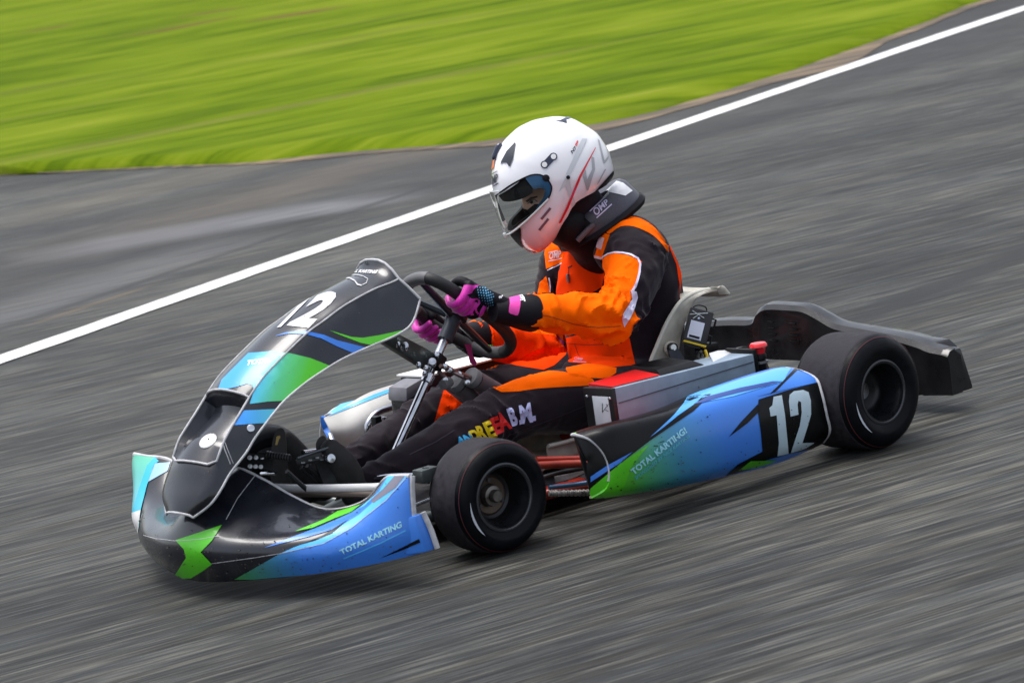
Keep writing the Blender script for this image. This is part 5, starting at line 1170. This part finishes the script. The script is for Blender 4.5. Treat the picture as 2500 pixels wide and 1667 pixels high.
sticker('nose_small_line', [nose], [stroke(cF((330, 1110), (700, 960), (1100, 790), (1600, 540)), 3)], mat('sky_print', (.07, .42, .85), .35), nose, .0022)
TEALG = mat('wing_teal_green', (.1, .5, .5), .34, coat=.22, grad=((1.33, -.5, .24), (1.39, -.5, .08), [(0, (.12, .55, .38)), (.55, (.14, .55, .62)), (1, (.10, .55, .55))]))
sticker('far_wing_print', nose, [cB((138, 325), (290, 335), (285, 390), (235, 540), (190, 720), (175, 850), (120, 930), (95, 830), (85, 640))], TEALG, nose, .0012)
sticker('far_wing_cyan', nose, [cB((290, 340), (320, 370), (290, 390), (235, 540), (190, 720), (165, 850), (120, 760), (180, 560), (235, 400))], mat('cyan_vinyl', (.03, .50, .70), .34, coat=.22), nose, .0016)
sticker('far_wing_white', nose, [cB((90, 700), (120, 740), (190, 720), (170, 880), (130, 940), (95, 850))], mat('white_print', (.8, .8, .8)), nose, .0018)
sticker('light_blue_patch', nose, [cB((290, 385), (400, 378), (380, 440), (240, 520), (270, 430))], mat('pale_sky_vinyl', (.32, .55, .80), .35, coat=.4), nose, .0016)
# side pod prints
sticker('blue_slash', cap, [c5((240, 1340), (345, 1270), (505, 1183), (430, 1250), (240, 1375))], BLUE, cap, .0010)
sticker('green_corner', cap, [c5((240, 1415), (430, 1255), (520, 1200), (500, 1500), (230, 1500))], GREEN, cap, .0012)
sticker('black_front_field', pod, [c5((150, 1120), (150, 1040), (215, 985), (400, 950), (620, 905), (860, 830), (1010, 815), (900, 920), (620, 1110), (430, 1255), (262, 1395), (262, 1250))], BLACK, pod, .0010)
sticker('sky_top_field', pod, [c5((860, 830), (900, 808), (1150, 735), (1400, 660), (1540, 620), (1500, 680), (1470, 735), (1350, 770), (1150, 830), (900, 880), (830, 880))], mat('sky_top_vinyl', (.10, .42, .90), .32, coat=.22), pod, .0010)
sticker('blue_top_field', pod, [c5((1540, 615), (1640, 640), (1670, 700), (1668, 745), (1470, 790), (1300, 830), (1390, 780), (1480, 735))], BLUE, pod, .0012)
sticker('sky_slash', pod, [c5((615, 1092), (770, 950), (830, 880), (900, 850), (960, 830), (890, 890), (800, 950), (700, 1030))], mat('slash_blue', (.06, .34, .90), .32, coat=.22), pod, .0014)
sticker('blue_slash', pod, [c5((262, 1325), (345, 1270), (505, 1183), (430, 1250), (262, 1362))], BLUE, pod, .0014)
sticker('black_tail_stripe', pod, [c5((1565, 630), (1650, 655), (1640, 680), (1560, 665), (1480, 740), (1420, 800), (1380, 815), (1470, 730), (1530, 665))], BLACK, pod, .0016)
sticker('deep_blue_stripe', pod, [c5((990, 830), (1200, 775), (1400, 735), (1460, 735), (1350, 768), (1100, 830), (960, 870), (900, 880))], mat('deep_blue_print', (.012, .05, .25), .32, coat=.22), pod, .0014)  # deep blue stripe along the upper edge of the pod
sticker('number_field', pod, [c5((1310, 850), (1500, 790), (1690, 740), (1720, 800), (1740, 950), (1790, 1090), (1770, 1150), (1640, 1165), (1500, 1195), (1390, 1225), (1345, 1240), (1335, 1180), (1325, 1060), (1305, 920))], BLACK, pod, .0012)
sticker('black_spike', pod, [c5((1118, 1090), (1200, 990), (1305, 880), (1320, 920), (1240, 1000))], BLACK, pod, .0012)
# stone chips, rubber specks and dust on the bodywork
def specks(par, x0, y0, x1, y1, n, m, seed, smax=2.2):
    rnd = random.Random(seed); ps = []
    for _ in range(n):
        x = rnd.uniform(x0, x1); y = rnd.uniform(y0, y1); s = rnd.uniform(.7, smax) * rnd.random() ** .5 + .4; a = rnd.uniform(0, 3)
        ps.append([(x + s * rnd.uniform(.6, 1.5) * cos(a + k * 1.2566), y + s * rnd.uniform(.5, 1) * sin(a + k * 1.2566)) for k in range(5)])
    o = sticker('road_grime', par, ps, m, par, .0024); o['kind'] = 'stuff'
DIRT = mat('dried_dirt', (.10, .085, .065), .9); RBS = mat('rubber_specks', (.006, .006, .007), .8)
specks(nose, 330, 1330, 1040, 1412, 150, DIRT, 1); specks(nose, 340, 1150, 1000, 1400, 70, RBS, 2)
specks(pod, 1460, 1120, 2000, 1205, 120, DIRT, 3); specks(pod, 1480, 1000, 2000, 1200, 90, RBS, 4); specks(panel, 420, 700, 960, 1240, 70, DIRT, 5, 1.6)
N12 = mat('number_pale_blue', (.45, .58, .66), .4, vary=.04)
def c6(*p): return [(1650 + a / 3.136, 650 + b / 3.136) for a, b in p]
sticker('number_one', pod, [c6((745, 1000), (808, 988), (832, 1140), (860, 1430), (775, 1450), (785, 1350), (768, 1140), (722, 1150), (712, 1085), (735, 1065))], N12, pod, .0018)
sticker('number_two', pod, [c6((862, 1035), (868, 985), (900, 958), (970, 948), (1012, 965), (1030, 1030), (1032, 1130), (1010, 1210), (965, 1350), (1055, 1345), (1052, 1352), (980, 1395), (878, 1425), (885, 1400), (945, 1220), (960, 1120), (955, 1040), (935, 1030), (928, 1060), (935, 1135), (875, 1150))], N12, pod, .0018)
sticker('lower_black', pod, [c5((1335, 1180), (1345, 1240), (1260, 1290), (1100, 1335), (1180, 1260))], BLACK, pod, .0012)
sticker('lower_green', pod, [c5((1180, 1300), (1260, 1240), (1420, 1235), (1410, 1245), (1300, 1280))], GREEN, pod, .0015)
sticker('green_corner', pod, [c5((262, 1400), (430, 1255), (620, 1130), (560, 1200), (500, 1280), (430, 1460), (330, 1475))], mat('green_vinyl', (.1, .5, .01)), pod, .0009)
sticker('pod_letters', pod, glyphs('TOTAL KARTING!', c1t((185, 1200), (1670, 20), (1760, 175), (300, 1330)), bold=.035), PALEB, pod, .0018, tri=True)
sticker('pod_small_letters', pod, glyphs('SPONSORED BY NICE KARTING', c1t((320, 1370), (1800, 220), (1820, 300), (345, 1475)), bold=.02), mat('teal_small_print', (.09, .42, .52), .4), pod, .0018, tri=True)
sticker('scratch', pod, [stroke(c1t((840, 540), (960, 540)), 2.4), stroke(c1t((1000, 450), (1130, 410)), 2), stroke(c1t((310, 990), (345, 950)), 2.6)], mat('scratch_dark', (.01, .06, .03), .7), pod, .0016)
sticker('far_pod_blue', [far], [[(800, 1012), (860, 968), (918, 940), (975, 918), (978, 926), (935, 958), (880, 985), (810, 1016)]], SKYB, far, .003)
fls = [o for o in S.objects if o.name.startswith('pod_lining')]
sticker('far_pod_line', fls, [[(797, 1018), (860, 986), (915, 962), (972, 942), (972, 950), (915, 972), (860, 994)]], SKYB, fls[0], .0012)
sticker('label_symbols', cl, [stroke([(1471, 984), (1471, 1006)], 1.4), stroke([(1471, 1006), (1486, 986)], 1.2), stroke([(1478, 1000), (1486, 1004)], 1.2), stroke([(1480, 986), (1484, 992)], 1.2), stroke([(1490, 988), (1493, 1011)], 2.6)], BLACK, cl, .0006)
sticker('case_scratch', case, [stroke([(1648, 950), (1654, 948)], 1.2), stroke([(1701, 944), (1705, 950)], 1.6), stroke([(1704, 944), (1701, 951)], 1.0)], mat('scratch_metal', (.12, .14, .17), .6), case, .0005)
# lettering worked into the steering rim
LGR = mat('rim_green_thread', (.03, .40, .04), .5); LOR = mat('rim_yellow_thread', (.22, .20, .03), .5)
sws = [o for o in S.objects if o.name.startswith('steering_wheel') or o.name.startswith('grip_')]
sticker('rim_letters', sws, [stroke([(1018 + k * 4.4, 722 + k * 4.4), (1022 + k * 4.4, 718 + k * 4.2)], 1.6) for k in range(11)], LOR, sw, .0016)
sticker('rim_letters', sws, [stroke([(1180 + k * 4.0, 838 + 3 * sin(k / 2.6)), (1182 + k * 4.0, 843 + 3 * sin(k / 2.6))], 1.8) for k in range(9)], LGR, sw, .0020)
